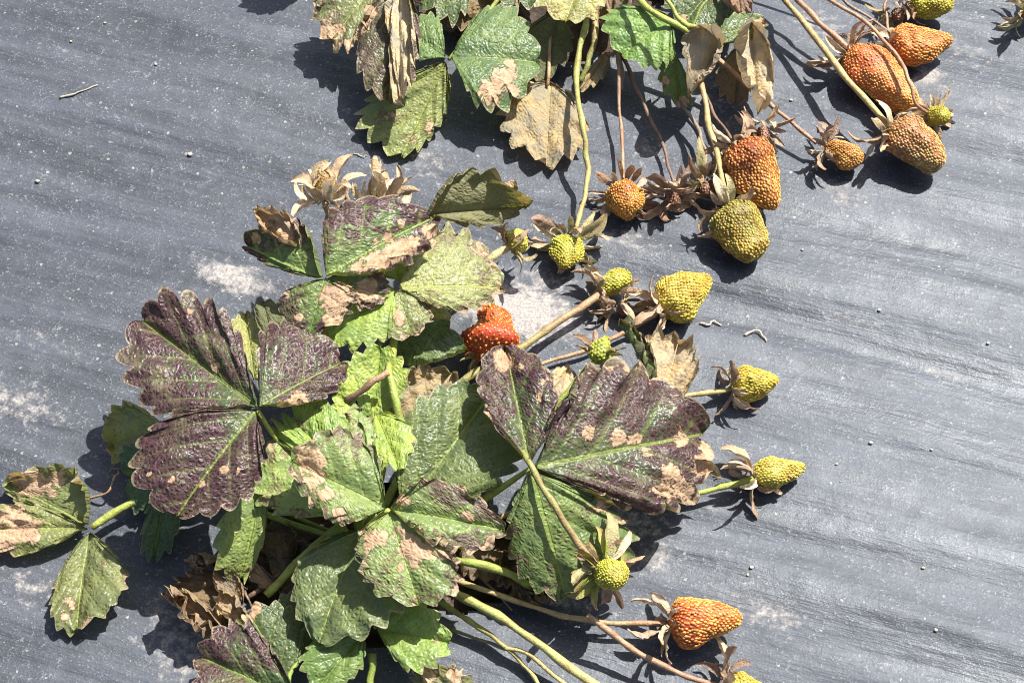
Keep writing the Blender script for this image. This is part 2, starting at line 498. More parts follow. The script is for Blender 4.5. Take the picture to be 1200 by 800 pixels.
KINDS = {  # tint, purple centre, purple edge, brown centre, brown edge, pale
    'purple': ((.055, .085, .028), .52, .30, .06, .16, .0),
    'purgreen': ((.12, .20, .055), .22, .42, .10, .20, .0),
    'mixed': ((.17, .265, .075), .04, .50, .16, .26, .14),
    'green': ((.115, .20, .045), -.15, .12, .0, .10, .0),
    'dark': ((.050, .095, .030), -.10, .10, .0, .10, .0),
    'bright': ((.27, .39, .07), -.3, .0, .0, .05, .0),
    'lime': ((.20, .34, .06), -.2, .12, .05, .18, .1),
    'olive': ((.095, .100, .040), -.2, .1, .05, .25, .05),
    'pale': ((.24, .27, .10), -.1, .10, .08, .25, .25),
    'tan': ((.47, .365, .25), -.6, .0, .05, .25, .1),
    'greytan': ((.36, .29, .205), -.6, .0, .05, .15, .1),
    'brown': ((.24, .165, .11), -.6, .0, -.1, .25, .0),
    'darkbrown': ((.15, .10, .07), -.6, .0, -.2, .10, .0),
}
SEED = [100]
ZF = [1.0]                 # height factor of the plant being built


def leaflet(parent, B, T, W1, W2, kind='green', spots=(), N=8, pleat=.0065, bulge=.09, mid=.05, ruffle=.02, curl=0.0, tip=0.0, tooth=.075,
            crumple=0.02, back=False, tint=None, label=None, add=(0, 0, 0, 0, 0), scallop=False, name="leaflet"):
    SEED[0] += 1
    rs = np.random.RandomState(SEED[0])
    b, t, w1, w2 = (np.array(P(q[0], q[1], q[2] * ZF[0])) for q in (B, T, W1, W2))
    ax = t - b; ln = np.linalg.norm(ax); axn = ax / ln
    wx1 = .95 * (w1 - (b + ax * .66)); wx2 = .95 * (w2 - (b + ax * .66))
    up = np.array((0, -.25, 1.0))

    def nrm(w):
        n = np.cross(axn, w); n /= np.linalg.norm(n) + 1e-9
        return n if n @ up > 0 else -n
    n1, n2 = nrm(wx1), nrm(wx2); n0 = n1 + n2; n0 /= np.linalg.norm(n0)
    ns, nv = N * 10, 12
    s = np.linspace(0, 1, ns + 1)
    vv = np.linspace(-1, 1, 2 * nv + 1); vv = np.sign(vv) * np.abs(vv) ** 0.9
    Sg, Vg = np.meshgrid(s, vv, indexing='ij')
    A = np.abs(Vg); sidep = Vg >= 0
    mx = spline(Sg, MS, MX); my = spline(Sg, MS, MY)
    # teeth: round lobes with a vein in the middle of each, different on either side
    ph = np.where(sidep, 0.0, rs.uniform(-.15, .15))
    fr = (N * Sg + ph) % 1.0
    if scallop: lob = np.abs(np.sin(np.pi * fr)) ** 0.7
    else: lob = np.where(fr < .62, fr / .62, (1 - fr) / .38) ** 0.85 * 1.15
    amp = 1.45 * tooth * (0.75 + 0.5 * vnoise(N * Sg + rs.uniform(0, 99), np.where(sidep, 3.0, 9.0), SEED[0])) * np.clip((Sg - .16) / .15, 0, 1)
    ero = 0.10 * vnoise(Sg * 5 + rs.uniform(0, 99), np.where(sidep, 1.0, 7.0), SEED[0] + 7) + crumple * 1.5 * vnoise(Sg * 23 + 5, np.where(sidep, 2.0, 5.0), SEED[0] + 9)
    grow = 1 + (lob - .55) * amp * 2.0 + ero * np.clip(Sg * 3, 0, 1)
    s0 = np.clip(mx - .60 * my, 0, 1)
    s0 = np.maximum.accumulate(s0, axis=0)
    mxg = mx * (1 + (grow - 1) * .55); myg = my * grow
    xq = s0 + A * (mxg - s0); yq = A ** 1.0 * myg
    W = np.where(sidep[..., None], wx1, wx2); Nn = np.where(sidep[..., None], n1, n2)
    lw = np.linalg.norm(W, axis=2)
    pos = b + ax * xq[..., None] + n0 * (mid * ln * 4 * xq * (1 - xq))[..., None] + W * yq[..., None]
    f1 = vnoise(xq * 2.3 + rs.uniform(0, 99), Vg * 1.7 + rs.uniform(0, 99), SEED[0])
    f2 = vnoise(xq * 5.5 + rs.uniform(0, 99), Vg * 4 + rs.uniform(0, 99), SEED[0] + 1)
    f3 = vnoise(xq * 13 + rs.uniform(0, 99), Vg * 9 + rs.uniform(0, 99), SEED[0] + 2)
    h = bulge * lw * 4 * np.clip(yq, 0, 1) * (1 - np.clip(yq, 0, 1))
    h = h - pleat * ln * (1 + 1.6 * f2) * np.cos(2 * np.pi * (N * Sg + ph - .5)) * np.clip(A * 4, 0, 1) * (0.6 + .5 * A)
    h = h + 0.02 * ln * (1 - np.exp(-(yq / .07) ** 2))
    h = h + crumple * ln * (2.2 * f1 * A + 1.6 * f2 * np.clip(A * 2, 0, 1) + 1.0 * f3 * A)
    h = h + ruffle * ln * A ** 3 * np.sin(2 * np.pi * (3.3 * Sg + rs.uniform(0, 1)) + np.where(sidep, 0, 2.0))
    e = np.clip((A - .55) / .45, 0, 1) ** 2
    cu = curl if np.ndim(curl) == 0 else np.where(sidep, curl[0], curl[1])
    h = h + cu * lw * e
    pos = pos - W * (np.abs(cu) * .45 * e * np.clip(yq, 0, 1))[..., None]
    tt = np.clip((xq - .6) / .4, 0, 1) ** 2
    h = h + tip * ln * tt
    pos = pos - ax * (abs(tip) * .5 * tt)[..., None]
    pos = pos + Nn * h[..., None]
    k = KINDS[kind]
    pc, pe, bc, be, pl = (k[i + 1] + add[i] for i in range(5))
    a = A.ravel(); sx = xq.ravel()
    bro = bc + be * np.clip((np.maximum(a, sx) - .72) / .28, 0, 1)
    px, py = pix(pos.reshape(-1, 3))
    for x, y, r, *am in spots:
        g = np.exp(-(((px - x) ** 2 + (py - y) ** 2) / (r * r)) * 0.8)
        bro = np.maximum(bro, (am[0] if am else .95) * g)
    # scorched tissue shrinks, puckers and tears back from the edge
    dead = np.clip((bro.reshape(A.shape) - .25) / .35, 0, 1)
    f4 = vnoise(xq * 24 + 3, Vg * 17 + 8, SEED[0] + 3)
    f5 = vnoise(Sg * 31 + 3, np.where(sidep, 2.0, 6.0), SEED[0] + 4) + .5 * vnoise(Sg * 61, np.where(sidep, 2.0, 6.0), SEED[0] + 5)
    pos = pos + Nn * (dead * ln * (.028 * f3 + .018 * f4 + .04 * A ** 4))[..., None]
    pos = pos - W * (dead * np.clip(f5 + .1, 0, 1) * .5 * A ** 3 * np.clip(yq, 0, 1))[..., None]
    pos = pos.reshape(-1, 3)
    fl = 0.0012 + film_height(pos[:, 0], pos[:, 1]).clip(0, None)
    pos[:, 2] = np.where(pos[:, 2] < fl, fl + (pos[:, 2] - fl) * 0.03, pos[:, 2])
    nvv = 2 * nv + 1
    idx = np.arange((ns + 1) * nvv).reshape(ns + 1, nvv)
    q = np.stack([idx[:-1, :-1].ravel(), idx[:-1, 1:].ravel(), idx[1:, 1:].ravel(), idx[1:, :-1].ravel()], axis=1)
    # orientation: front face = upper side of the leaf
    c = np.cross(ax, wx1 - wx2)
    flip = (c @ up > 0)
    # quad order (s, v) -> normal ~ d/dv x d/ds = (wx1-wx2) x ax = -c
    if flip: q = q[:, ::-1]
    if back: q = q[:, ::-1]
    o = mesh_obj(name, pos, np.ascontiguousarray(q), M_LEAF, parent, origin=b)
    tc = np.array(tint if tint is not None else k[0]) * rs.uniform(.92, 1.08)
    yy = yq.ravel()
    pur = pc + pe * np.maximum(a, np.clip((sx - .3) / .7, 0, 1)) ** 1.5 - .30 * np.exp(-(yy / .10) ** 2) * (1 - .7 * sx) - .22 * np.exp(-(np.sqrt(sx ** 2 + yy ** 2 * .2) / .22) ** 2)
    ed = np.zeros_like(pur) + pl
    n = len(pos)
    color_attr(o.data, "tint", np.tile(tc, (n, 1)))
    color_attr(o.data, "marks", np.stack([pur, bro, ed], axis=1))
    uv_attr(o.data, "vein", np.stack([(N * Sg + ph).ravel(), Vg.ravel(), (yq * lw / (ln * .42) * (1 + .8 * xq)).ravel()], axis=1))
    off = rs.uniform(0, 20, 3)
    uv_attr(o.data, "flat", np.stack([xq.ravel() * ln + off[0], (np.sign(Vg) * yq * lw).ravel() + off[1], np.zeros(n) + off[2]], axis=1))
    if label: o["label"] = label
    return o


# ------------------------------------------------------------------ stems
def catmull(pts, per=7):
    pts = [np.array(p) for p in pts]
    if len(pts) == 2: pts = [pts[0], (pts[0] + pts[1]) / 2, pts[1]]
    ext = [2 * pts[0] - pts[1]] + pts + [2 * pts[-1] - pts[-2]]
    out = []
    for i in range(1, len(ext) - 2):
        p0, p1, p2, p3 = ext[i - 1:i + 3]
        for k in range(per):
            t = k / per
            out.append(.5 * ((2 * p1) + (-p0 + p2) * t + (2 * p0 - 5 * p1 + 4 * p2 - p3) * t * t + (-p0 + 3 * p1 - 3 * p2 + p3) * t ** 3))
    out.append(pts[-1])
    return np.array(out)


STEMC = {'green': (.20, .27, .05), 'lime': (.33, .40, .08), 'yellow': (.46, .40, .15), 'tan': (.38, .25, .14), 'pink': (.36, .21, .13), 'brown': (.17, .11, .075),
         'grey': (.25, .21, .16), 'pale': (.52, .48, .26), 'dgreen': (.10, .15, .035)}


def tube(name, pts, r0, r1, c0, c1, parent, label=None, world=False, rough=.20):
    """pts: photo points with heights in mm; radii in mm"""
    SEED[0] += 1
    rs = np.random.RandomState(SEED[0])
    W = [np.array(p) if world else np.array(P(p[0], p[1], p[2] * (ZF[0] if p[2] > 25 else 1))) for p in pts]
    c = catmull(W)
    n = len(c); m = 8
    tan = np.gradient(c, axis=0); tan /= np.linalg.norm(tan, axis=1)[:, None] + 1e-12
    L = np.linspace(0, 1, n)
    wob = (vnoise(L * n * .35 + SEED[0], L * 0 + 3, 4) * 0.0016)
    c = c + np.stack([wob, vnoise(L * n * .3, L * 0 + SEED[0], 8) * 0.0012, wob * 0], axis=1) * np.clip(np.minimum(L, 1 - L) * 6, 0, 1)[:, None]
    fl = film_height(c[:, 0], c[:, 1])
    rad = (r0 + (r1 - r0) * L) / 1000 * (1 + rough * 2 * vnoise(L * n * .6, L * 0 + 1, SEED[0]))
    rad[0] *= 1.1
    c[:, 2] = np.maximum(c[:, 2], fl + rad * .9) if c[:, 2].min() > -0.004 else c[:, 2]
    up = np.array((0.1, 0.2, 1.0))
    sx = np.cross(tan, up); sx /= np.linalg.norm(sx, axis=1)[:, None] + 1e-12
    sy = np.cross(sx, tan)
    th = np.linspace(0, 2 * np.pi, m, endpoint=False)
    ring = c[:, None, :] + rad[:, None, None] * (np.cos(th)[None, :, None] * sx[:, None, :] + np.sin(th)[None, :, None] * sy[:, None, :])
    co = ring.reshape(-1, 3)
    faces = []
    for i in range(n - 1):
        for j in range(m):
            faces.append((i * m + j, i * m + (j + 1) % m, (i + 1) * m + (j + 1) % m, (i + 1) * m + j))
    faces.append(tuple(range(m))[::-1]); faces.append(tuple((n - 1) * m + j for j in range(m)))
    o = mesh_obj(name, co, faces, M_STEM, parent, origin=c[0])
    ca, cb = np.array(STEMC[c0]), np.array(STEMC[c1])
    col = ca + (cb - ca) * L[:, None]
    color_attr(o.data, "tint", np.repeat(col, m, axis=0))
    if label: o["label"] = label
    return o


# ------------------------------------------------------------------ sepals (shared meshes)
SEPC = {'dry': (.58, .48, .34), 'mauve': (.45, .36, .28), 'straw': (.66, .58, .40), 'green': (.36, .42, .08), 'olive': (.42, .41, .22), 'brown': (.40, .30, .21)}
SEPAL = {}


def sepal_mesh(kind, i):
    key = (kind, i)
    if key in SEPAL: return SEPAL[key]
    rs = np.random.RandomState(500 + i * 7)
    nx, ny = 12, 7
    u = np.linspace(0, 1, nx); v = np.linspace(-1, 1, ny)
    U, V = np.meshgrid(u, v, indexing='ij')
    w = (np.sin(np.pi * np.clip(U * .86 + .10, 0, 1)) ** .8) * .150 * rs.uniform(.65, 1.4)
    if i % 3 == 2:      # forked, ragged end
        w = w * (1 + .35 * np.clip((U - .7) / .3, 0, 1) * np.abs(V))
    bend = rs.uniform(-1.5, 1.6)
    th = bend * U ** 1.5
    x = np.cumsum(np.cos(th), axis=0) / nx; z = np.cumsum(np.sin(th), axis=0) / nx
    fold = rs.uniform(-.5, 1.1)
    Yc = V * w * (1 - .3 * abs(fold)); zf = fold * np.abs(V) ** 1.5 * w * .9
    tw = rs.uniform(-1.5, 1.5) * U
    y2 = Yc * np.cos(tw) - zf * np.sin(tw); z2 = Yc * np.sin(tw) + zf * np.cos(tw)
    nz = vnoise(U * 4 + i, V * 2, 60 + i) * .10 + vnoise(U * 9 + i, V * 4, 70 + i) * .07
    px = x - z2 * np.sin(th) * .8; pz = z + z2 * np.cos(th) + nz
    py = y2 + .10 * rs.uniform(-1, 1) * U ** 2
    co = np.stack([px.ravel(), py.ravel(), pz.ravel()], axis=1)
    idx = np.arange(nx * ny).reshape(nx, ny)
    q = np.stack([idx[:-1, :-1].ravel(), idx[1:, :-1].ravel(), idx[1:, 1:].ravel(), idx[:-1, 1:].ravel()], axis=1)
    me = bpy.data.meshes.new("sepal")
    me.from_pydata(co.tolist(), [], q.tolist())
    me.polygons.foreach_set("use_smooth", np.ones(len(me.polygons), dtype=bool))
    me.materials.append(M_SEPAL)
    c = np.array(SEPC[kind])
    tipc = c * np.array((1.0, .88, .80)) if kind != 'green' else np.array((.34, .22, .13))
    uu = (U.ravel() ** (2.2 if kind == 'green' else 1.3))[:, None]
    color_attr(me, "tint", c * (1 - uu) + tipc * uu)
    SEPAL[key] = me
    return me


def sepals(parent, pos, axis_v, n, length, kinds, lean, rs, spread=.35, r=0.003, zmin=0.0015, name="sepal"):
    """ring of sepals round axis_v (pointing from stem to fruit); lean: 0 = flat, + towards the fruit, - towards the stem"""
    a = np.array(axis_v); a = a / np.linalg.norm(a)
    e1 = np.cross(a, (0.2, 0.1, 1.0)); e1 /= np.linalg.norm(e1); e2 = np.cross(a, e1)
    n = int(n * 1.5)
    for k in range(n):
        ph = 2 * math.pi * (k + rs.uniform(-.3, .3)) / n
        rad = math.cos(ph) * e1 + math.sin(ph) * e2
        le = lean + rs.uniform(-spread, spread)
        L = 1.25 * length * rs.uniform(.65, 1.15) * (1.0 if k % 2 else .82)
        p = np.array(pos) + rad * r
        for _ in range(14):
            d = rad * math.cos(le) + a * math.sin(le)
            if p[2] + d[2] * L * .9 < zmin:
                d = d + np.array((0, 0, .18 * (_ + 1))); d /= np.linalg.norm(d)
                if p[2] + d[2] * L * .9 >= zmin: break
            else: break
        yv = np.cross(a, d); yv /= np.linalg.norm(yv) + 1e-9
        zv = np.cross(d, yv)
        kd = kinds[rs.randint(len(kinds))]
        o = bpy.data.objects.new(name, sepal_mesh(kd, rs.randint(14)))
        link(o, parent)
        m = Matrix(((d[0], yv[0], zv[0]), (d[1], yv[1], zv[1]), (d[2], yv[2], zv[2])))
        o.rotation_mode = 'QUATERNION'
        o.rotation_quaternion = m.to_quaternion()
        o.scale = (L, L * rs.uniform(.8, 1.25), L)
        o.location = Vector(p) - Vector(parent["_w"])


# ------------------------------------------------------------------ strawberries
def ico():
    t = (1 + 5 ** .5) / 2
    v = np.array([(-1, t, 0), (1, t, 0), (-1, -t, 0), (1, -t, 0), (0, -1, t), (0, 1, t), (0, -1, -t), (0, 1, -t), (t, 0, -1), (t, 0, 1), (-t, 0, -1), (-t, 0, 1)], dtype=float)
    v /= np.linalg.norm(v[0])
    f = [(0, 11, 5), (0, 5, 1), (0, 1, 7), (0, 7, 10), (0, 10, 11), (1, 5, 9), (5, 11, 4), (11, 10, 2), (10, 7, 6), (7, 1, 8), (3, 9, 4), (3, 4, 2), (3, 2, 6), (3, 6, 8), (3, 8, 9), (4, 9, 5), (2, 4, 11), (6, 2, 10), (8, 6, 7), (9, 8, 1)]
    vs = v.tolist(); cache = {}; out = []

    def midp(a, b):
        k = (min(a, b), max(a, b))
        if k not in cache:
            m = (np.array(vs[a]) + np.array(vs[b])) / 2; m /= np.linalg.norm(m)
            cache[k] = len(vs); vs.append(m.tolist())
        return cache[k]
    for a, b, c in f:
        ab, bc, ca = midp(a, b), midp(b, c), midp(c, a)
        out += [(a, ab, ca), (b, bc, ab), (c, ca, bc), (ab, bc, ca)]
    return np.array(vs), np.array(out)


ICO_V, ICO_F = ico()
PROF = {'cone': ([0, .06, .18, .36, .6, .82, .95, 1], [0, .55, .90, 1.0, .80, .50, .26, 0]),
        'long': ([0, .06, .16, .32, .6, .82, .95, 1], [0, .60, .93, 1.0, .72, .48, .28, 0]),
        'round': ([0, .08, .22, .5, .75, .92, 1], [0, .50, .84, 1.0, .84, .48, 0]),
        'blunt': ([0, .05, .16, .36, .66, .86, .96, 1], [0, .58, .92, 1.0, .86, .66, .40, 0]),
        'wave': ([0, .05, .18, .32, .50, .64, .80, .94, 1], [0, .60, .98, 1.0, .82, .64, .58, .40, 0])}


def berry(plant, B, T, rpx, prof, flesh, seedc, label, bend=(0, 0), pitch=4.6, sep=(11, 26, ('dry', 'mauve', 'straw'), -.1), seedsize=1.0, lump=.16, squash=1.0, fade=None, name="strawberry", sepr=.45, spread=.45):
    SEED[0] += 1
    rs = np.random.RandomState(SEED[0])
    B, T = (tuple(B[:2]) + (B[2] * (ZF[0] if B[2] > 25 else 1),), tuple(T[:2]) + (T[2] * (ZF[0] if B[2] > 25 else 1),))
    b, t = np.array(P(*B)), np.array(P(*T))
    ax = t - b; ln = np.linalg.norm(ax); a = ax / ln
    e1 = np.cross(a, (0, 0, 1.0)); e1 /= np.linalg.norm(e1); e2 = np.cross(e1, a)
    R = rpx * MM
    xp, yp = (np.array(q, dtype=float) for q in PROF[prof])
    nu, nt = 34, 40

    def surf(u, th):
        x = np.asarray(u); r = np.interp(x, xp, yp)
        # smooth interpolation
        r = (np.interp(np.clip(x - .03, 0, 1), xp, yp) + 2 * r + np.interp(np.clip(x + .03, 0, 1), xp, yp)) / 4
        r = r * np.clip(np.minimum(x, 1 - x) / .03, 0, 1) ** .5
        lmp = 1 + lump * 2 * (vnoise(x * 3.2 + SEED[0], np.cos(th) * 1.6 + 9, SEED[0]) + vnoise(x * 3.2 + 40, np.sin(th) * 1.6 + 9, SEED[0] + 3)) 
        lmp = lmp + .10 * vnoise(x * 7 + SEED[0], np.cos(th) * 3 + 5, SEED[0] + 11) + .10 * vnoise(x * 7 + 3, np.sin(th) * 3 + 5, SEED[0] + 12)
        r = r * R * lmp
        off = 4 * x * (1 - x)
        c = b + ax * x[..., None] + e1 * (bend[0] * R * off)[..., None] + e2 * (bend[1] * R * off)[..., None]
        p = c + e1 * (r * np.cos(th))[..., None] + e2 * (r * np.sin(th) * squash)[..., None]
        return p
    u = np.linspace(0, 1, nu); th = np.linspace(0, 2 * np.pi, nt, endpoint=False)
    U, TH = np.meshgrid(u, th, indexing='ij')
    p = surf(U, TH)
    lift = 0.001 - p[..., 2].min()
    shift = np.array((0, 0, max(0.0, lift)))
    p = p + shift
    co = p.reshape(-1, 3)
    idx = np.arange(nu * nt).reshape(nu, nt); nxt = np.roll(idx, -1, axis=1)
    q = np.stack([idx[:-1].ravel(), idx[1:].ravel(), nxt[1:].ravel(), nxt[:-1].ravel()], axis=1)
    o = mesh_obj(name, co, q, M_FLESH, plant, origin=b + shift)
    f0, f1 = np.array(flesh[0]), np.array(flesh[-1])
    mixv = np.clip(U.ravel() * 1.2 - .1 + 1.2 * vnoise(U.ravel() * 3 + SEED[0], np.cos(TH).ravel() * 1.5, SEED[0] + 5), 0, 1)[:, None]
    color_attr(o.data, "tint", f0 * (1 - mixv) + f1 * mixv)
    o["label"] = label
    # seeds in a phyllotaxis spiral
    us = np.linspace(0.015, .985, 400)
    rr = np.interp(us, xp, yp) * R
    dl = np.sqrt(np.gradient(us * ln) ** 2 + np.gradient(rr) ** 2)
    area = np.cumsum(2 * np.pi * rr * dl)
    pitch = pitch * .86
    step = (pitch * MM) ** 2 * .87
    n = int(area[-1] / step)
    k = np.arange(n) + .5
    su = np.interp(k / n * area[-1], area, us); st = (k * 2.399963) % (2 * np.pi)
    su = np.clip(su + rs.normal(0, .004, n), .012, .988); st = st + rs.normal(0, .03, n)
    sp = surf(su, st) + shift
    d = .01
    du = surf(np.clip(su + d, 0, 1), st) - surf(np.clip(su - d, 0, 1), st); dt = surf(su, st + .05) - surf(su, st - .05)
    du /= np.linalg.norm(du, axis=1)[:, None] + 1e-12; dt /= np.linalg.norm(dt, axis=1)[:, None] + 1e-12
    nn = np.cross(dt, du); nn /= np.linalg.norm(nn, axis=1)[:, None] + 1e-12
    cen = co.mean(axis=0)
    sg = np.sign(np.sum(nn * (sp - (b + shift + ax * su[:, None])), axis=1)); sg[sg == 0] = 1
    nn *= sg[:, None]
    sz = pitch * MM * seedsize * rs.uniform(.70, 1.15, n)
    V = (sp + nn * (sz * rs.uniform(-.06, .16, n))[:, None])[:, None, :] + (ICO_V[None, :, 0:1] * (sz * .50)[:, None, None] * du[:, None, :] + ICO_V[None, :, 1:2] * (sz * .36)[:, None, None] * dt[:, None, :] + ICO_V[None, :, 2:3] * (sz * .24)[:, None, None] * nn[:, None, :])
    F = (ICO_F[None] + (np.arange(n) * len(ICO_V))[:, None, None]).reshape(-1, 3)
    so = mesh_obj("seeds", V.reshape(-1, 3), F, M_SEED, o, origin=b + shift)
    s0, s1 = np.array(seedc[0]), np.array(seedc[-1])
    g = np.clip(su * 1.1 + .9 * vnoise(su * 4 + SEED[0], np.cos(st) * 2, SEED[0] + 8) + rs.normal(0, .16, n), 0, 1)[:, None]
    sc = (s0 * (1 - g) + s1 * g) * rs.uniform(.62, 1.25, n)[:, None]
    color_attr(so.data, "tint", np.repeat(sc, len(ICO_V), axis=0))
    so["kind"] = "stuff"
    if sep:
        sepals(o, b + shift + a * ln * .03, a, sep[0], sep[1] * MM, sep[2], sep[3], rs, r=R * sepr * .5, spread=spread)
    return o


def plant_root(base, label):
    o = bpy.data.objects.new("strawberry_plant", None)
    o.empty_display_size = 0.03
    link(o)
    o.location = base
    o["_w"] = tuple(base)
    tag(o, label, "plant", "strawberry plants on the bed")
    return o


def leaf(plant, stalk, col, leaflets, r=(1.3, 1.1), label=None, name="leaf_stalk", auto=None):
    if auto:                                   # petiole arches out low from the crown and rises steeply to the blade
        c = Vector(plant["_w"]); e = P(auto[0], auto[1], auto[2] * ZF[0]); e = e - Vector((0, 0, .001)); m = e + (c - e) * .28; q = e + (c - e) * .65
        st = tube(name, [tuple(c), (q.x, q.y, e.z * .22), (m.x, m.y, e.z * .55), tuple(e)], r[0], r[1], col[0], col[1], plant, label, world=True)
    else:
        st = tube(name, stalk, r[0], r[1], col[0], col[1], plant, label)
    for args, kw in leaflets:
        leaflet(st, *args, **kw)
    return st


def L_(*a, **k):
    return (a, k)


# ================================================================== lower plant
CA = (425, 640, 2)
A = plant_root(P(*CA), "strawberry plant with glossy purple and green leaves filling the lower left")

ZF[0] = .80
# left purple leaf
leaf(A, [CA, (385, 590, 35), (335, 520, 62), (302, 480, 74)], ('green', 'lime'), [
    L_((302, 477, 75), (165, 374, 70), (252, 352, 84), (164, 474, 70), 'purple', scallop=True, spots=[(225, 362, 5), (253, 428, 6), (207, 365, 3)], N=9, bulge=.10, mid=-.03, tooth=.085, label="large purple leaflet with scalloped edge"),
    L_((304, 476, 75), (402, 424, 62), (318, 378, 72), (378, 474, 62), 'purple', scallop=True, spots=[(330, 478, 9), (352, 470, 12)], N=8, bulge=.08, curl=(0, .25)),
    L_((300, 482, 75), (205, 608, 62), (164, 515, 66), (300, 578, 64), 'purple', scallop=True, spots=[(264, 549, 6), (237, 566, 5), (201, 561, 4.5), (280, 552, 4), (175, 555, 3.5), (258, 520, 2.5)], N=9, bulge=.14, tooth=.06, crumple=.028, add=(.12, .1, 0, 0, 0), label="blistered dark purple leaflet with small brown spots"),
], label="stalk of the large purple leaf", auto=(302, 480, 74))
# top leaf of the plant
leaf(A, [CA, (415, 540, 40), (395, 420, 72), (380, 328, 84)], ('green', 'lime'), [
    L_((378, 325, 84), (288, 288, 78), (356, 255, 90), (318, 312, 76), 'purgreen', spots=[(318, 262, 14), (335, 272, 12), (305, 255, 12), (300, 278, 8)], curl=(.2, .1), crumple=.03, tooth=.06),
    L_((352, 292, 86), (300, 246, 96), (304, 272, 92), (344, 254, 94), 'brown', tint=(.42, .29, .19), crumple=.10, curl=(.6, .5), ruffle=.08, N=6, label="crumpled tan scrap of leaflet at the left of the top leaf"),
    L_((384, 326, 80), (452, 348, 70), (440, 318, 76), (412, 362, 70), 'purgreen', spots=[(430, 340, 14), (415, 350, 12)], crumple=.04, N=7),
    L_((382, 323, 84), (510, 254, 80), (396, 238, 90), (474, 320, 76), 'purgreen', spots=[(440, 305, 14), (465, 297, 16), (480, 285, 12), (505, 270, 10), (455, 278, 6), (440, 283, 5), (470, 262, 5), (417, 312, 8)], N=9, bulge=.10, tooth=.06, curl=(0, .18), add=(.08, .1, 0, 0, 0), label="purple and green leaflet with a torn brown lower edge"),
    L_((380, 327, 84), (362, 394, 70), (324, 354, 74), (420, 352, 74), 'purgreen', spots=[(395, 350, 20), (405, 330, 14), (390, 372, 12), (350, 372, 5), (335, 345, 5)], crumple=.03, bulge=.1),
], auto=(380, 328, 84))
# pale yellow-green leaf beside it
leaf(A, [CA, (484, 560, 30), (468, 490, 56), (457, 440, 64), (463, 400, 50), (466, 345, 60)], ('green', 'lime'), [
    L_((467, 338, 66), (588, 338, 50), (518, 264, 58), (536, 370, 54), 'mixed', tint=(.25, .29, .09), add=(.14, -.15, 0, 0, .3), spots=[(505, 285, 9, .6), (560, 290, 9, .6)], bulge=.05, N=9),
    L_((463, 339, 66), (380, 402, 58), (396, 340, 62), (448, 404, 60), 'lime', add=(0, .05, 0, .0, .05), tint=(.24, .38, .07), bulge=.1, N=8),
    L_((466, 341, 66), (482, 394, 57), (438, 390, 59), (510, 358, 58), 'mixed', tint=(.20, .235, .085), add=(.1, -.1, 0, .1, .25), spots=[(468, 372, 9)], N=6),
], r=(2.2, 1.5), label="thick green leaf stalk standing up in the middle of the plant")
# leaf seen from below, behind
leaf(A, [CA, (490, 480, 20), (490, 330, 40), (498, 252, 48)], ('green', 'tan'), [
    L_((498, 252, 48), (622, 243, 38), (548, 190, 62), (566, 268, 40), 'olive', back=True, tint=(.19, .18, .09), spots=[(598, 212, 12), (615, 232, 10), (585, 203, 9)], bulge=.16, curl=(.25, 0), tip=.1, label="grey-green leaflet turned underside up"),
], auto=(498, 252, 48))
# bright young leaves lit through
leaf(A, [CA, (430, 560, 20), (437, 492, 50)], ('lime', 'lime'), [
    L_((437, 492, 50), (446, 404, 64), (398, 440, 62), (480, 446, 60), 'bright', bulge=.05, mid=-.04, label="bright yellow-green young leaflet lit from behind"),
    L_((437, 494, 50), (392, 462, 62), (398, 492, 58), (420, 444, 62), 'bright'),
    L_((440, 486, 52), (468, 552, 62), (438, 528, 58), (484, 506, 58), 'bright'),
])
tube("leaf_stalk", [(406, 470, 60), (432, 450, 70), (455, 436, 72)], 1.6, 1.5, 'brown', 'tan', A, "cut brown stub of a leaf stalk")
# dark green leaflet and dry ones right of the bright leaves
leaf(A, [CA, (455, 520, 10), (448, 426, 28)], ('green', 'green'), [
    L_((446, 424, 28), (545, 412, 30), (490, 366, 32), (506, 436, 30), 'dark', curl=(0, .55), tint=(.055, .11, .04)),
    L_((475, 500, 14), (530, 436, 26), (466, 440, 22), (535, 480, 16), 'greytan', crumple=.07, curl=(.4, .3), ruffle=.05, label="shrivelled grey-tan leaflet"),
    L_((452, 300, 72), (424, 352, 66), (418, 318, 70), (448, 338, 68), 'tan', tint=(.58, .46, .30), crumple=.04, curl=(.3, .3), N=6, label="pale dry strip between the two upper leaves"),
    L_((470, 330, 60), (455, 290, 58), (440, 320, 60), (490, 300, 58), 'lime', N=6),
    L_((498, 370, 30), (528, 366, 26), (508, 352, 30), (518, 384, 26), 'pale', crumple=.06, N=5),
])
# big pale-green leaf under the central one
leaf(A, [CA, (428, 615, 30), (440, 603, 46)], ('green', 'green'), [
    L_((440, 603, 46), (330, 512, 50), (310, 598, 40), (428, 478, 56), 'mixed', tint=(.22, .35, .09), add=(-.05, -.12, 0, .0, .22), N=9, bulge=.08, label="pale green leaflet under the spotted central leaf"),
    L_((430, 596, 48), (345, 490, 55), (330, 520, 50), (395, 478, 58), 'lime', N=8),
])
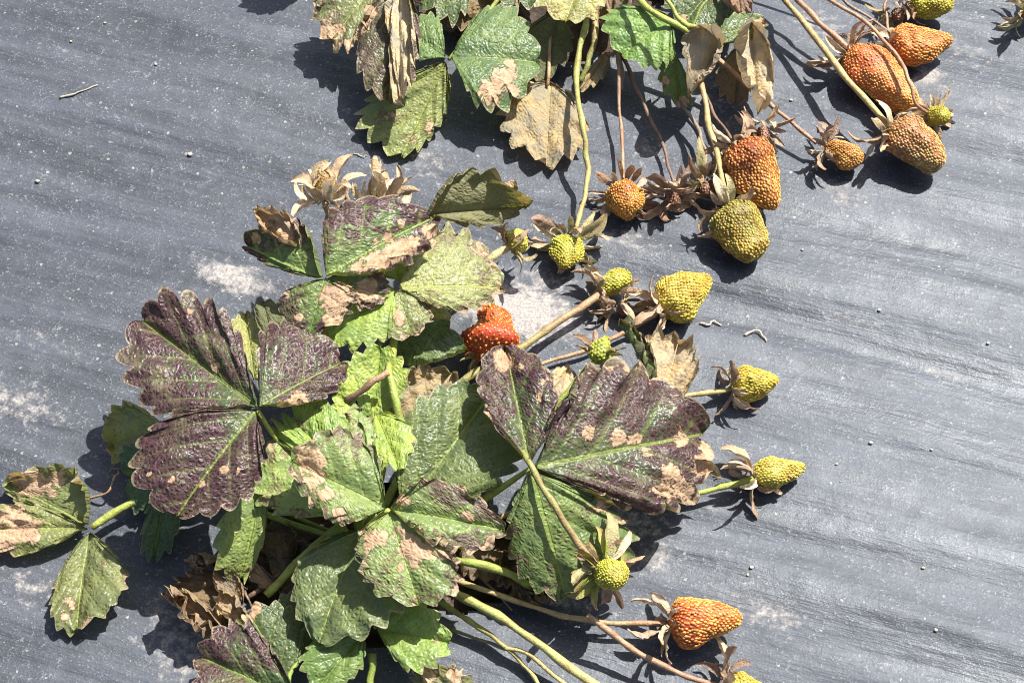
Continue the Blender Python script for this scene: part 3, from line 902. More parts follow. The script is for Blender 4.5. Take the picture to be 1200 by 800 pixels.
# central leaf with brown scorch
leaf(A, [CA, (430, 618, 40), (455, 598, 66)], ('lime', 'lime'), [
    L_((452, 596, 66), (338, 540, 74), (420, 505, 76), (380, 612, 66), 'mixed', spots=[(362, 540, 16), (370, 560, 13), (382, 578, 9), (350, 525, 9), (398, 602, 8), (375, 540, 9)], bulge=.14, mid=.05, N=8, tooth=.055, label="green leaflet with purple rim and a large tan scorch"),
    L_((458, 597, 66), (594, 622, 60), (520, 560, 72), (530, 652, 62), 'mixed', spots=[(472, 585, 10), (548, 606, 9), (515, 636, 7), (575, 638, 9, .8), (490, 625, 8)], bulge=.12, N=8, add=(.12, .1, 0, .05, 0), tooth=.055),
    L_((455, 600, 66), (492, 712, 52), (410, 662, 58), (545, 664, 56), 'mixed', spots=[(480, 640, 17), (500, 644, 14), (468, 622, 8), (435, 632, 11), (448, 632, 9), (430, 642, 8), (470, 664, 5), (486, 662, 6), (414, 660, 6), (520, 648, 9)], bulge=.10, N=8, tooth=.055, label="green leaflet with a wide tan scorch beside its midrib"),
], r=(1.5, 1.2))
# dark broad leaflet in the middle
leaf(A, [CA, (450, 620, 22), (470, 600, 38)], ('green', 'green'), [
    L_((472, 604, 38), (580, 456, 48), (478, 482, 52), (612, 552, 44), 'green', tint=(.095, .145, .045), N=10, bulge=.06, pleat=.009, tooth=.05, label="broad dark green leaflet half in shade"),
])
# right purple leaf
leaf(A, [CA, (520, 630, 25), (590, 590, 52), (622, 547, 66)], ('green', 'lime'), [
    L_((621, 546, 66), (592, 404, 66), (556, 462, 68), (656, 462, 72), 'purple', scallop=True, spots=[(590, 422, 12), (610, 430, 5), (633, 465, 6), (636, 448, 4), (568, 490, 8, .7), (575, 510, 8, .7), (580, 525, 8, .6)], N=8, bulge=.10, tooth=.05, crumple=.025, add=(-.04, 0, 0, .1, 0), label="purple leaflet with tan scorched tip standing upright"),
    L_((626, 547, 66), (826, 508, 28), (704, 422, 60), (776, 604, 22), 'purple', scallop=True, spots=[(690, 507, 8), (725, 512, 11), (745, 516, 9), (757, 530, 7), (716, 438, 5), (785, 555, 12), (800, 575, 14), (825, 545, 14), (835, 565, 14), (800, 515, 9), (775, 575, 10), (832, 525, 12), (656, 547, 4), (815, 590, 12)], N=9, bulge=.07, tooth=.07, crumple=.042, ruffle=.045, add=(-.05, 0, 0, .16, 0), label="largest purple leaflet with a crisped brown end"),
    L_((622, 552, 66), (664, 702, 18), (594, 640, 36), (742, 622, 26), 'purgreen', spots=[(705, 582, 9), (690, 592, 5), (703, 596, 7), (640, 580, 3), (725, 610, 5)], N=9, bulge=.10, pleat=.010, add=(-.12, -.1, 0, 0, .06), label="green leaflet with pale ribs hanging below the purple ones"),
], r=(1.6, 1.2), auto=(622, 547, 66))
# dried leaves behind the right leaf
leaf(A, [CA, (600, 600, 10), (690, 540, 14), (748, 500, 16)], ('tan', 'tan'), [
    L_((765, 500, 14), (795, 400, 24), (742, 410, 26), (815, 440, 16), 'tan', crumple=.05, curl=(.2, .5), ruffle=.04, label="papery tan dead leaflet behind the largest purple one"),
    L_((766, 460, 30), (724, 378, 26), (740, 425, 36), (764, 412, 30), 'purgreen', curl=(.3, .3), crumple=.03, label="narrow folded dark leaflet"),
    L_((790, 500, 20), (805, 485, 24), (786, 490, 22), (812, 500, 20), 'green', N=5),
    L_((640, 470, 22), (668, 430, 18), (640, 440, 24), (670, 462, 18), 'tan', crumple=.06, N=6),
])
# bottom leaves
leaf(A, [CA, (424, 625, 24), (424, 620, 38)], ('green', 'green'), [
    L_((424, 621, 40), (372, 758, 30), (346, 672, 34), (478, 712, 40), 'green', tint=(.085, .135, .045), N=9, bulge=.10, pleat=.010, tooth=.05, add=(0, .1, 0, 0, .12), label="dark green leaflet folded along its midrib"),
])
leaf(A, [CA, (432, 700, 8), (440, 735, 18)], ('green', 'green'), [
    L_((442, 738, 24), (530, 754, 28), (490, 702, 32), (488, 790, 26), 'lime', spots=[(512, 752, 6, .6)], N=7, bulge=.12, label="small fresh green leaflet near the bottom edge"),
    L_((426, 742, 24), (372, 806, 22), (354, 765, 26), (420, 792, 22), 'green', tint=(.11, .21, .04), N=7, bulge=.1),
])
tube("leaf_stalk", [(432, 830, 4), (434, 800, 8), (436, 765, 14)], 2.0, 1.8, 'lime', 'green', A)
leaf(A, [CA, (390, 720, 6), (340, 790, 16), (345, 820, 22)], ('green', 'green'), [
    L_((352, 822, 24), (232, 768, 26), (292, 728, 34), (256, 846, 24), 'purgreen', N=8, bulge=.14, add=(.06, .15, 0, .06, 0), tint=(.07, .12, .035), label="purple-edged leaflet cut by the bottom edge"),
    L_((340, 800, 14), (290, 716, 22), (284, 752, 18), (352, 722, 16), 'dark', spots=[(290, 724, 8), (300, 712, 7)], N=8, bulge=.1),
    L_((350, 780, 8), (352, 690, 14), (320, 725, 10), (385, 725, 10), 'dark', N=8),
])
leaf(A, [CA, (460, 740, 4), (510, 800, 8)], ('tan', 'tan'), [
    L_((540, 830, 8), (505, 782, 16), (484, 802, 14), (552, 788, 14), 'olive', spots=[(500, 790, 12), (535, 790, 12)], crumple=.05),
])
tube("leaf_stalk", [(400, 616, 22), (362, 648, 16), (312, 697, 8)], 2.3, 2.2, 'green', 'lime', A, "thick green leaf stalk over the bare soil")
# leaves under the left purple leaf
leaf(A, [CA, (380, 600, 16), (320, 560, 36), (306, 548, 46)], ('green', 'lime'), [
    L_((306, 546, 46), (280, 680, 16), (248, 625, 34), (306, 628, 24), 'lime', tint=(.17, .26, .06), bulge=.04, mid=.08, N=7, add=(0, 0, 0, 0, .15), label="narrow folded light green leaflet hanging down"),
])
leaf(A, [CA, (330, 600, 10), (240, 560, 22), (205, 545, 24)], ('green', 'green'), [
    L_((205, 530, 24), (180, 654, 5), (168, 612, 12), (214, 610, 12), 'dark', tint=(.05, .12, .05), N=7),
    L_((200, 545, 26), (150, 560, 12), (150, 520, 24), (165, 600, 10), 'dark', tint=(.05, .12, .05), N=7),
    L_((195, 500, 30), (130, 520, 14), (150, 470, 26), (160, 552, 14), 'pale', curl=(.3, .2), crumple=.045, N=7, label="curled yellowish leaflet with a dry edge"),
])
leaf(A, [CA, (390, 540, 14), (330, 460, 30), (298, 440, 36)], ('green', 'green'), [
    L_((298, 445, 40), (288, 368, 42), (268, 395, 46), (312, 395, 44), 'pale', tint=(.26, .29, .10), N=6),
    L_((322, 410, 50), (308, 352, 56), (300, 375, 52), (340, 372, 56), 'olive', back=True, N=6),
])
# limp leaf lying at the far left
leaf(A, [CA, (330, 610, 12), (220, 570, 14), (152, 590, 10), (107, 618, 8)], ('green', 'lime'), [
    L_((104, 614, 8), (8, 564, 8), (100, 546, 18), (28, 596, 5), 'pale', tint=(.13, .17, .05), spots=[(45, 568, 18), (25, 560, 14), (70, 560, 10), (100, 558, 8), (60, 578, 7)], bulge=.05, crumple=.035, curl=(.2, 0), N=8, tooth=.05, label="limp leaflet with a brown upper side"),
    L_((103, 620, 7), (-34, 622, 4), (22, 588, 9), (20, 652, 4), 'pale', tint=(.15, .18, .05), spots=[(20, 615, 22), (0, 632, 18), (40, 630, 9), (-10, 610, 18)], crumple=.035, N=8, tooth=.04, label="limp brown-stained leaflet at the left edge"),
    L_((106, 624, 8), (90, 742, 4), (58, 706, 6), (156, 688, 14), 'pale', tint=(.12, .15, .045), spots=[(80, 705, 10, .8), (75, 722, 9, .7), (120, 660, 7, .6)], bulge=.14, crumple=.03, N=9, tooth=.04, add=(.1, 0, 0, 0, .05), label="limp olive leaflet pointing down"),
    L_((102, 616, 4), (32, 600, 3), (60, 588, 6), (60, 612, 3), 'greytan', N=6, crumple=.05),
], r=(1.3, 1.8), label="green leaf stalk of the limp leaf at the far left")
tube("tendril", [(104, 584, 3), (125, 576, 8), (134, 558, 9), (140, 550, 5), (132, 548, 9), (128, 554, 6)], .55, .4, 'tan', 'tan', A)

# dead brown leaves round the crown
leaf(A, [CA, (350, 660, 4), (290, 700, 6)], ('brown', 'brown'), [
    L_((290, 690, 6), (200, 692, 10), (238, 664, 14), (250, 752, 6), 'darkbrown', spots=[(205, 700, 9), (225, 725, 11), (240, 745, 9), (215, 712, 8)], crumple=.10, curl=(.4, .3), ruffle=.06, tooth=.12, label="crumpled dark brown dead leaflet with pale torn edge"),
    L_((300, 672, 8), (232, 652, 12), (250, 640, 18), (268, 682, 10), 'brown', crumple=.12, curl=(.6, .5), ruffle=.08),
    L_((285, 708, 10), (255, 668, 18), (248, 690, 14), (282, 672, 16), 'greytan', tint=(.26, .19, .14), crumple=.08, curl=(.8, .6)),
    L_((330, 690, 6), (284, 664, 14), (295, 655, 14), (305, 690, 8), 'greytan', tint=(.30, .22, .16), crumple=.06, N=6, curl=(.3, .2)),
    L_((262, 705, 8), (266, 752, 14), (252, 735, 10), (284, 730, 12), 'tan', crumple=.08, N=6, curl=(.4, .4)),
    L_((345, 655, 4), (300, 620, 10), (310, 655, 8), (345, 615, 8), 'darkbrown', crumple=.12, curl=(.3, .4)),
    L_((330, 700, 3), (350, 640, 6), (315, 650, 6), (380, 660, 6), 'darkbrown', crumple=.12, curl=(.3, .4)),
    L_((270, 742, 12), (196, 700, 22), (215, 682, 26), (238, 752, 16), 'brown', spots=[(200, 700, 9), (222, 732, 10)], crumple=.12, curl=(.5, .4), ruffle=.08, tooth=.12),
    L_((292, 735, 14), (262, 690, 26), (250, 712, 22), (290, 705, 24), 'greytan', tint=(.34, .25, .18), crumple=.10, curl=(.6, .5), N=6),
    L_((238, 672, 14), (216, 655, 24), (222, 668, 24), (240, 652, 22), 'brown', crumple=.12, curl=(.7, .6), N=5),
    L_((590, 650, 4), (620, 700, 5), (580, 690, 8), (640, 670, 6), 'darkbrown', crumple=.14, curl=(.4, .4), ruffle=.08),
    L_((545, 640, 4), (590, 680, 5), (540, 680, 6), (600, 650, 6), 'darkbrown', crumple=.14, curl=(.4, .4), ruffle=.08),
    L_((600, 690, 3), (645, 705, 4), (620, 690, 7), (620, 715, 4), 'brown', crumple=.14, curl=(.4, .4), ruffle=.08, N=6),
], label="dead brown stalk at the foot of the plant")
for k, pts in enumerate([[(560, 650, 3), (600, 670, 6), (640, 700, 2)], [(575, 655, 3), (620, 660, 8), (655, 695, 3)], [(250, 655, 4), (262, 640, 14), (270, 625, 10), (258, 622, 16)], [(285, 690, 6), (290, 700, 12), (300, 722, 4)],
                         [(590, 668, 3), (615, 690, 7), (632, 716, 2)], [(540, 660, 2), (580, 690, 4), (600, 715, 2)]]):
    tube("dead_stalk", pts, .7, .45, 'brown', 'grey', A)

# fruit stalks of the lower plant
tube("fruit_stalk", [CA, (520, 470, 12), (612, 408, 12), (650, 380, 13), (702, 346, 14)], 1.9, 2.0, 'green', 'tan', A, "thick tan fruit stalk pointing up and right")
tube("fruit_stalk", [(560, 460, 8), (640, 424, 6), (690, 410, 7), (735, 388, 8), (770, 368, 9)], 1.1, 1.1, 'tan', 'tan', A)
tube("fruit_stalk", [(640, 490, 18), (672, 450, 24), (697, 424, 30)], 1.3, 1.7, 'green', 'lime', A)
tube("fruit_stalk", [(500, 360, 20), (560, 316, 22), (578, 300, 24), (597, 288, 26)], 1.6, 2.2, 'green', 'pale', A)
tube("fruit_stalk", [(700, 480, 12), (780, 466, 10), (815, 462, 9), (858, 456, 9)], 1.2, 1.2, 'tan', 'yellow', A)
tube("fruit_stalk", [(740, 585, 10), (820, 576, 9), (850, 569, 9), (884, 561, 9)], 1.2, 1.5, 'lime', 'lime', A)
tube("fruit_stalk", [(606, 520, 62), (619, 540, 71), (650, 592, 66), (676, 636, 52), (703, 660, 42)], 1.5, 1.5, 'green', 'tan', A, "tan fruit stalk bending over the right leaf")
tube("fruit_stalk", [CA, (530, 655, 22), (585, 668, 20), (635, 694, 4)], 1.9, 1.8, 'green', 'lime', A)
tube("fruit_stalk", [CA, (535, 696, 18), (590, 725, 16), (650, 768, 13), (720, 818, 8)], 2.0, 2.0, 'green', 'yellow', A, "thick green to yellow stalk running to the bottom edge")
tube("fruit_stalk", [CA, (522, 709, 10), (560, 735, 9), (594, 760, 7), (615, 780, 4), (640, 815, 2)], 1.5, 1.0, 'green', 'yellow', A)
tube("fruit_stalk", [(592, 759, 7), (620, 768, 9), (660, 800, 7), (690, 825, 5)], 1.0, 1.0, 'yellow', 'yellow', A)
tube("fruit_stalk", [(525, 735, 3), (560, 748, 4), (592, 760, 6)], .8, .8, 'dgreen', 'grey', A)
tube("fruit_stalk", [CA, (560, 690, 9), (640, 716, 8), (700, 728, 8), (785, 731, 9)], 1.2, 1.2, 'yellow', 'tan', A, "thin tan stalk running level to the orange-red berry")
tube("fruit_stalk", [(688, 720, 22), (730, 752, 14), (790, 786, 10), (850, 806, 8)], 1.4, 1.3, 'tan', 'pink', A)
tube("fruit_stalk", [(430, 500, 40), (400, 330, 66), (385, 262, 78), (381, 236, 84)], 1.2, 1.4, 'green', 'tan', A)
tube("fruit_stalk", [(440, 480, 40), (450, 320, 62), (446, 240, 72)], 1.2, 1.4, 'green', 'tan', A)

YEL = (((.32, .27, .03), (.40, .30, .03)), ((.62, .56, .08), (.66, .48, .06)))
GRN = (((.24, .27, .02), (.32, .30, .03)), ((.52, .58, .07), (.58, .52, .07)))
ORA = (((.36, .08, .015), (.42, .14, .02)), ((.66, .29, .06), (.72, .40, .09)))
RED = (((.42, .05, .02), (.42, .12, .02)), ((.62, .22, .06), (.68, .40, .10)))
BRN = (((.24, .05, .015), (.30, .09, .02)), ((.54, .20, .05), (.66, .36, .08)))
OLV = (((.17, .15, .03), (.30, .20, .03)), ((.36, .33, .07), (.58, .42, .08)))

berry(A, (700, 338, 12), (740, 322, 12), 13, 'round', GRN[0], GRN[1], "small flat yellow-green berry nearest the thick tan stalk", sep=(10, 30, ('olive', 'dry', 'straw'), -.1), pitch=4.0)
berry(A, (772, 362, 12), (833, 326, 13), 27, 'cone', YEL[0], ((.66, .56, .09), (.70, .44, .08)), "large yellow-orange cone berry right of the thick tan stalk", sep=(9, 34, ('dry', 'mauve', 'dry'), -.35), pitch=4.6)
berry(A, (856, 455, 9), (912, 447, 10), 20, 'cone', YEL[0], YEL[1], "yellow berry with spread tan sepals right of the papery dead leaf", sep=(9, 30, ('dry', 'olive', 'mauve'), -.2), pitch=4.4)
berry(A, (882, 560, 9), (944, 546, 9), 18, 'cone', YEL[0], ((.60, .56, .08), (.66, .55, .12)), "yellow pointed berry beyond the crisped end of the right leaf", sep=(9, 36, ('dry', 'mauve', 'straw'), -.25), pitch=4.2)
berry(A, (783, 731, 11), (870, 726, 11), 28, 'long', RED[0], ORA[1], "orange-red pointed berry by the bottom edge", sep=(8, 40, ('dry', 'mauve', 'dry'), -.35), pitch=5.0, lump=.09)
gb = berry(A, (706, 664, 40), (728, 682, 52), 16, 'round', GRN[0], GRN[1], "small yellow-green berry in a wide green and brown calyx", sep=(7, 40, ('green', 'green', 'olive', 'dry'), -.1), pitch=3.6, spread=.4, sepr=.9)
gv = np.array(P(728, 682, 42)) - np.array(P(706, 664, 32))
sepals(gb, np.array(P(706, 664, 32)) + gv * .1, gv, 8, 33 * MM, ('green', 'dry', 'mauve', 'green'), -.35, np.random.RandomState(9), spread=.4, r=.004)
berry(A, (566, 424, 14), (576, 358, 16), 30, 'wave', ((.50, .06, .022), (.42, .09, .02)), ((.62, .34, .07), (.60, .28, .06)), "bright red-orange knobbly berry behind the upright purple leaflet", sep=(7, 24, ('brown', 'olive'), -.2), pitch=6.6, seedsize=.66, lump=.18, bend=(.3, .1))
berry(A, (697, 424, 30), (712, 394, 34), 13, 'cone', ((.25, .34, .04), (.33, .42, .05)), ((.45, .52, .08), (.5, .5, .1)), "green bud-like fruit with folded green sepals", sep=(8, 30, ('green', 'green', 'brown'), .9), pitch=5, name="strawberry_bud", spread=.3)
berry(A, (595, 290, 26), (616, 274, 30), 15, 'round', ((.45, .46, .06), (.40, .42, .05)), ((.5, .5, .08), (.5, .48, .1)), "yellow-green fruit base with dark sepals beside the upturned leaflet", sep=(9, 32, ('olive', 'brown', 'straw'), .35), pitch=5, name="strawberry_bud")
berry(A, (850, 800, 8), (900, 810, 9), 14, 'cone', YEL[0], YEL[1], "yellow berry cut off by the bottom edge", sep=(9, 40, ('mauve', 'dry'), -.1), pitch=4.2)


def dry_flower(plant, B, T, label, n=11, ln=34, kinds=('straw', 'dry', 'straw')):
    SEED[0] += 1
    rs = np.random.RandomState(SEED[0])
    b, t = (np.array(P(q[0], q[1], q[2] * (ZF[0] if B[2] > 25 else 1))) for q in (B, T)); a = (t - b) / np.linalg.norm(t - b)
    o = berry(plant, B, T, 9, 'round', ((.28, .24, .06), (.33, .22, .08)), ((.4, .3, .1), (.35, .22, .1)), label, sep=None, pitch=4, name="dry_flower")
    sepals(o, b, a, n, ln * MM, kinds, 1.2, rs, spread=.3, r=.004)
    sepals(o, b, a, 6, ln * .8 * MM, kinds, -.1, rs, spread=.4, r=.003)


dry_flower(A, (381, 236, 84), (376, 196, 100), "upright dried flower head with long curled sepals", ln=42)
dry_flower(A, (446, 240, 72), (450, 226, 76), "dried flower with pale spread sepals behind the top leaf", ln=46)

# ================================================================== upper plant
CB = (690, -70, 2)
ZF[0] = .52
Bp = plant_root(P(*CB), "strawberry plant with drying leaves and many berries cut off by the top edge")
leaf(Bp, [CB, (610, -30, 30), (560, 30, 46), (526, 70, 48)], ('green', 'green'), [
    L_((529, 68, 48), (632, 74, 38), (588, 8, 44), (574, 134, 34), 'green', tint=(.085, .165, .05), spots=[(590, 90, 16), (575, 108, 16), (598, 75, 9), (600, 108, 10)], N=8, bulge=.10, add=(.05, .1, 0, 0, 0), label="green leaflet with a buff patch below the top edge"),
    L_((522, 68, 48), (478, 40, 46), (510, 18, 48), (474, 72, 42), 'green', tint=(.08, .17, .045), N=7, bulge=.1, add=(0, .1, 0, 0, .05)),
    L_((522, 73, 47), (470, 184, 8), (420, 126, 22), (520, 140, 20), 'green', tint=(.19, .24, .07), spots=[(455, 140, 14, .6), (505, 150, 9, .7), (480, 165, 10, .6)], N=9, bulge=.04, mid=-.05, pleat=.013, add=(.0, .0, 0, .15, .3), label="green leaflet with yellow ribs pointing down"),
], label="stalk of the three-part green leaf at the top")
leaf(Bp, [CB, (580, -60, 40), (490, -40, 60), (470, -30, 62)], ('green', 'tan'), [
    L_((470, -26, 62), (456, 122, 38), (416, 62, 44), (498, 66, 50), 'purple', tint=(.075, .075, .03), add=(-.12, -.1, 0, .05, .05), spots=[(432, 15, 9), (425, 35, 8)], bulge=.12, N=9, curl=(0, .1), tooth=.05, label="drooping purple-green leaflet with a pale folded edge"),
    L_((470, -22, 72), (470, 124, 50), (458, 56, 56), (494, 60, 60), 'tan', tint=(.52, .44, .33), bulge=.15, curl=(.3, .4), crumple=.05, N=8, label="pale tan folded strip of dry leaflet"),
    L_((452, -30, 56), (388, 50, 40), (372, -8, 50), (436, 52, 40), 'mixed', tint=(.13, .16, .05), spots=[(397, 35, 8), (412, 55, 10), (425, 40, 9), (385, 50, 7)], crumple=.04, add=(.15, 0, 0, .1, .15), label="mottled green and brown leaflet at the left"),
])
leaf(Bp, [CB, (650, 0, 12), (642, 100, 10)], ('tan', 'tan'), [
    L_((645, 98, 12), (640, 196, 5), (584, 140, 8), (690, 158, 8), 'greytan', tint=(.37, .30, .20), crumple=.045, N=8, add=(0, 0, .05, .1, .15), label="flat tan dead leaflet lying on the plastic"),
    L_((650, 110, 10), (592, 120, 12), (612, 98, 14), (610, 158, 8), 'greytan', tint=(.34, .29, .20), crumple=.05, N=7),
    L_((655, 15, 22), (638, 98, 12), (608, 55, 18), (672, 55, 18), 'olive', back=True, tint=(.07, .075, .03), N=7, bulge=.1, label="dark olive leaflet turned underside up"),
])
leaf(Bp, [CB, (680, -50, 50), (680, -35, 66)], ('lime', 'lime'), [
    L_((690, -45, 66), (662, 28, 60), (622, -10, 62), (712, 6, 62), 'pale', tint=(.36, .36, .14), N=7, bulge=.12, label="pale yellow-green leaflet at the top edge"),
    L_((640, -60, 30), (555, -5, 26), (560, -50, 30), (640, 8, 24), 'dark', N=8),
    L_((600, -40, 24), (560, 22, 20), (528, -5, 22), (612, 20, 18), 'brown', tint=(.22, .16, .10), crumple=.06, curl=(.3, .3), N=8),
    L_((560, -60, 50), (492, 5, 44), (480, -50, 50), (545, 20, 44), 'dark', N=8),
    L_((560, -30, 20), (515, 30, 14), (500, 0, 18), (560, 35, 14), 'darkbrown', crumple=.08, N=7),
])
leaf(Bp, [CB, (740, -60, 40), (752, 2, 66), (805, 35, 60), (846, 57, 50)], ('lime', 'lime'), [
    L_((786, 22, 52), (728, 66, 44), (712, 14, 50), (782, 78, 44), 'lime', tint=(.13, .27, .06), N=8, bulge=.14, pleat=.013, tooth=.07, label="fresh green toothed leaflet in front of the upper plant"),
    L_((846, 56, 50), (806, 116, 34), (790, 40, 56), (842, 88, 44), 'greytan', tint=(.42, .35, .27), crumple=.06, curl=(.6, .9), bulge=.35, N=7, ruffle=.04, label="tan leaflet rolled into a cone"),
    L_((790, 60, 46), (800, 128, 14), (772, 92, 30), (812, 108, 26), 'green', spots=[(800, 122, 9), (780, 95, 6)], N=6),
    L_((840, 52, 48), (896, 28, 44), (858, 18, 48), (880, 48, 42), 'green', tint=(.10, .16, .06), N=6, spots=[(892, 28, 9)]),
], r=(1.6, 1.6), label="bright green leaf stalk crossing the top right of the upper plant")
leaf(Bp, [CB, (800, -40, 30), (850, 0, 44), (874, 28, 46)], ('brown', 'tan'), [
    L_((878, 26, 46), (888, 136, 14), (846, 84, 30), (912, 92, 26), 'tan', tint=(.50, .42, .32), crumple=.06, curl=(1.1, .5), bulge=.30, N=7, ruffle=.05, tooth=.05, label="curled papery tan leaflet at the right of the upper plant"),
    L_((868, 52, 34), (862, 124, 10), (838, 92, 22), (882, 100, 20), 'greytan', tint=(.16, .125, .085), crumple=.03, N=7),
    L_((860, -30, 50), (868, 20, 46), (848, 0, 50), (884, 8, 46), 'brown', tint=(.24, .14, .11), crumple=.06, curl=(.4, .3), N=6),
])
leaf(Bp, [CB, (780, -40, 20), (820, -20, 30)], ('green', 'green'), [
    L_((850, -30, 30), (800, 30, 26), (782, -10, 30), (852, 34, 24), 'dark', N=7),
    L_((880, -20, 26), (820, 46, 22), (822, 0, 28), (862, 40, 20), 'olive', tint=(.08, .09, .035), N=7),
    L_((720, -60, 30), (716, 40, 24), (690, -10, 28), (742, -5, 28), 'darkbrown', crumple=.06),
])
leaf(Bp, [(725, 60, 12), (712, 65, 10)], ('grey', 'grey'), [
    L_((715, 62, 10), (680, 108, 5), (690, 82, 8), (706, 98, 5), 'greytan', tint=(.34, .27, .17), N=5, curl=(.3, .3), bulge=.2, label="small curled tan bract"),
])
leaf(Bp, [CB, (560, -130, 60), (440, -150, 90)], ('green', 'green'), [
    L_((420, -150, 110), (330, -128, 112), (380, -176, 112), (370, -116, 110), 'green'),
])
tube("fruit_stalk", [CB, (690, -10, 40), (686, 30, 44), (676, 82, 36), (681, 145, 24), (688, 190, 16), (684, 232, 14), (675, 268, 13)], 1.9, 1.3, 'green', 'yellow', Bp, "long yellow stalk running down to the yellow-green berry")
tube("fruit_stalk", [CB, (698, 20, 20), (691, 70, 14), (680, 96, 8)], 1.6, 1.6, 'tan', 'green', Bp)
tube("fruit_stalk", [CB, (716, 20, 24), (725, 70, 18), (726, 140, 9), (731, 216, 10)], 1.2, .9, 'brown', 'tan', Bp)
tube("fruit_stalk", [(718, 40, 22), (740, 90, 12), (758, 130, 7), (776, 172, 5), (790, 216, 6)], 1.3, .9, 'brown', 'brown', Bp)
tube("fruit_stalk", [(722, 52, 18), (728, 80, 14), (727, 106, 8)], 2.2, 1.5, 'brown', 'grey', Bp)
ZF[0] = .8
tube("fruit_stalk", [CB, (745, -40, 60), (775, -5, 66), (800, 26, 62), (815, 32, 58)], 1.2, 1.3, 'lime', 'lime', Bp)
tube("fruit_stalk", [(812, 30, 58), (822, 10, 62), (836, -12, 66)], .8, .7, 'green', 'green', Bp)
tube("fruit_stalk", [(800, 20, 26), (818, 90, 24), (832, 150, 20), (852, 238, 19)], 1.5, 1.6, 'tan', 'yellow', Bp, "yellow stalk running down to the olive-yellow berry")
tube("fruit_stalk", [(790, 110, 10), (815, 148, 8), (826, 178, 6), (824, 206, 6)], 1.1, .9, 'grey', 'grey', Bp)
tube("fruit_stalk", [(815, 90, 16), (835, 130, 12), (862, 172, 14)], 1.0, .9, 'brown', 'brown', Bp)
tube("fruit_stalk", [(830, 60, 30), (890, 112, 16), (925, 142, 12), (957, 168, 10)], 1.2, 1.1, 'tan', 'pink', Bp)
tube("fruit_stalk", [CB, (880, -40, 30), (922, 2, 26), (985, 84, 22), (1042, 148, 17)], 1.8, 1.7, 'pink', 'yellow', Bp, "straight yellow stalk crossing to the pink and green berry")
tube("fruit_stalk", [CB, (905, -30, 26), (935, 0, 24), (970, 36, 21), (1000, 62, 18)], 1.3, 1.6, 'tan', 'pink', Bp)
tube("fruit_stalk", [CB, (925, -30, 34), (968, -2, 36), (1015, 28, 37), (1050, 66, 37), (1066, 98, 34), (1073, 122, 22), (1090, 134, 12)], 1.1, .9, 'tan', 'pink', Bp, "thin tan stalk arched over the largest orange berry")
tube("fruit_stalk", [CB, (940, -20, 14), (1000, 10, 14), (1046, 40, 14)], .9, .8, 'brown', 'grey', Bp)
tube("fruit_stalk", [CB, (1015, -30, 12), (1035, 10, 12), (1042, 40, 13)], .9, .8, 'brown', 'tan', Bp)

ZF[0] = 1.0
berry(Bp, (992, 60, 14), (1074, 124, 13), 32, 'blunt', ((.56, .10, .035), (.52, .19, .03)), ((.66, .30, .07), (.76, .52, .14)), "largest orange berry at the top right, a thin stalk arched over it", sep=(9, 40, ('dry', 'brown', 'straw'), -.45), pitch=5.2, seedsize=.74, lump=.2)
berry(Bp, (1040, 52, 12), (1117, 46, 12), 25, 'cone', ORA[0], ORA[1], "orange pointed berry behind the largest one", sep=(7, 30, ('dry', 'mauve'), -.3), pitch=4.8, bend=(.25, 0))
berry(Bp, (1040, 150, 14), (1106, 194, 12), 26, 'blunt', ((.40, .13, .07), (.34, .15, .05)), ((.48, .30, .12), (.60, .42, .13)), "pink and green blunt berry at the end of the straight yellow stalk", sep=(8, 38, ('straw', 'dry', 'straw'), -.1), pitch=4.4)
berry(Bp, (1092, 136, 6), (1107, 136, 20), 13, 'round', GRN[0], ((.42, .42, .05), (.46, .40, .05)), "tiny green berry in a pale open calyx", sep=(11, 30, ('straw', 'dry', 'straw'), .1), pitch=3.6)
berry(Bp, (966, 172, 9), (1012, 188, 10), 17, 'round', ORA[0], ((.60, .36, .08), (.62, .36, .09)), "small orange-brown berry with dark sepals below a pink stalk", sep=(11, 32, ('mauve', 'dry', 'mauve'), -.1), pitch=3.8)
berry(Bp, (862, 172, 16), (908, 250, 10), 33, 'cone', BRN[0], BRN[1], "big brown-orange berry behind the olive-yellow one", sep=(10, 34, ('mauve', 'dry', 'brown'), -.25), pitch=5.0)
berry(Bp, (852, 240, 17), (886, 304, 11), 29, 'blunt', OLV[0], OLV[1], "olive-yellow berry at the end of a yellow stalk, nearest the middle", sep=(9, 40, ('dry', 'straw', 'olive'), -.1), pitch=4.6)
berry(Bp, (731, 226, 5), (738, 242, 19), 23, 'round', ORA[0], ((.62, .34, .06), (.64, .36, .07)), "round orange berry facing up between dried stalks", sep=(11, 36, ('dry', 'mauve', 'brown'), -.1), pitch=4.2, sepr=1.2)
berry(Bp, (666, 282, 8), (661, 312, 14), 20, 'cone', GRN[0], GRN[1], "yellow-green cone berry in a ring of dry sepals", sep=(12, 38, ('dry', 'olive', 'mauve', 'straw'), -.1), pitch=4.2, sepr=1.0)
berry(Bp, (1066, 2, 12), (1118, 4, 12), 18, 'blunt', GRN[0], GRN[1], "green-yellow berry cut off by the top edge", sep=(8, 30, ('brown', 'dry'), -.2), pitch=4.4)
berry(Bp, (1198, 12, 9), (1222, 12, 10), 16, 'round', GRN[0], YEL[1], "berry cut off by the right edge", sep=(10, 36, ('dry', 'straw', 'olive'), -.2), pitch=4.4)


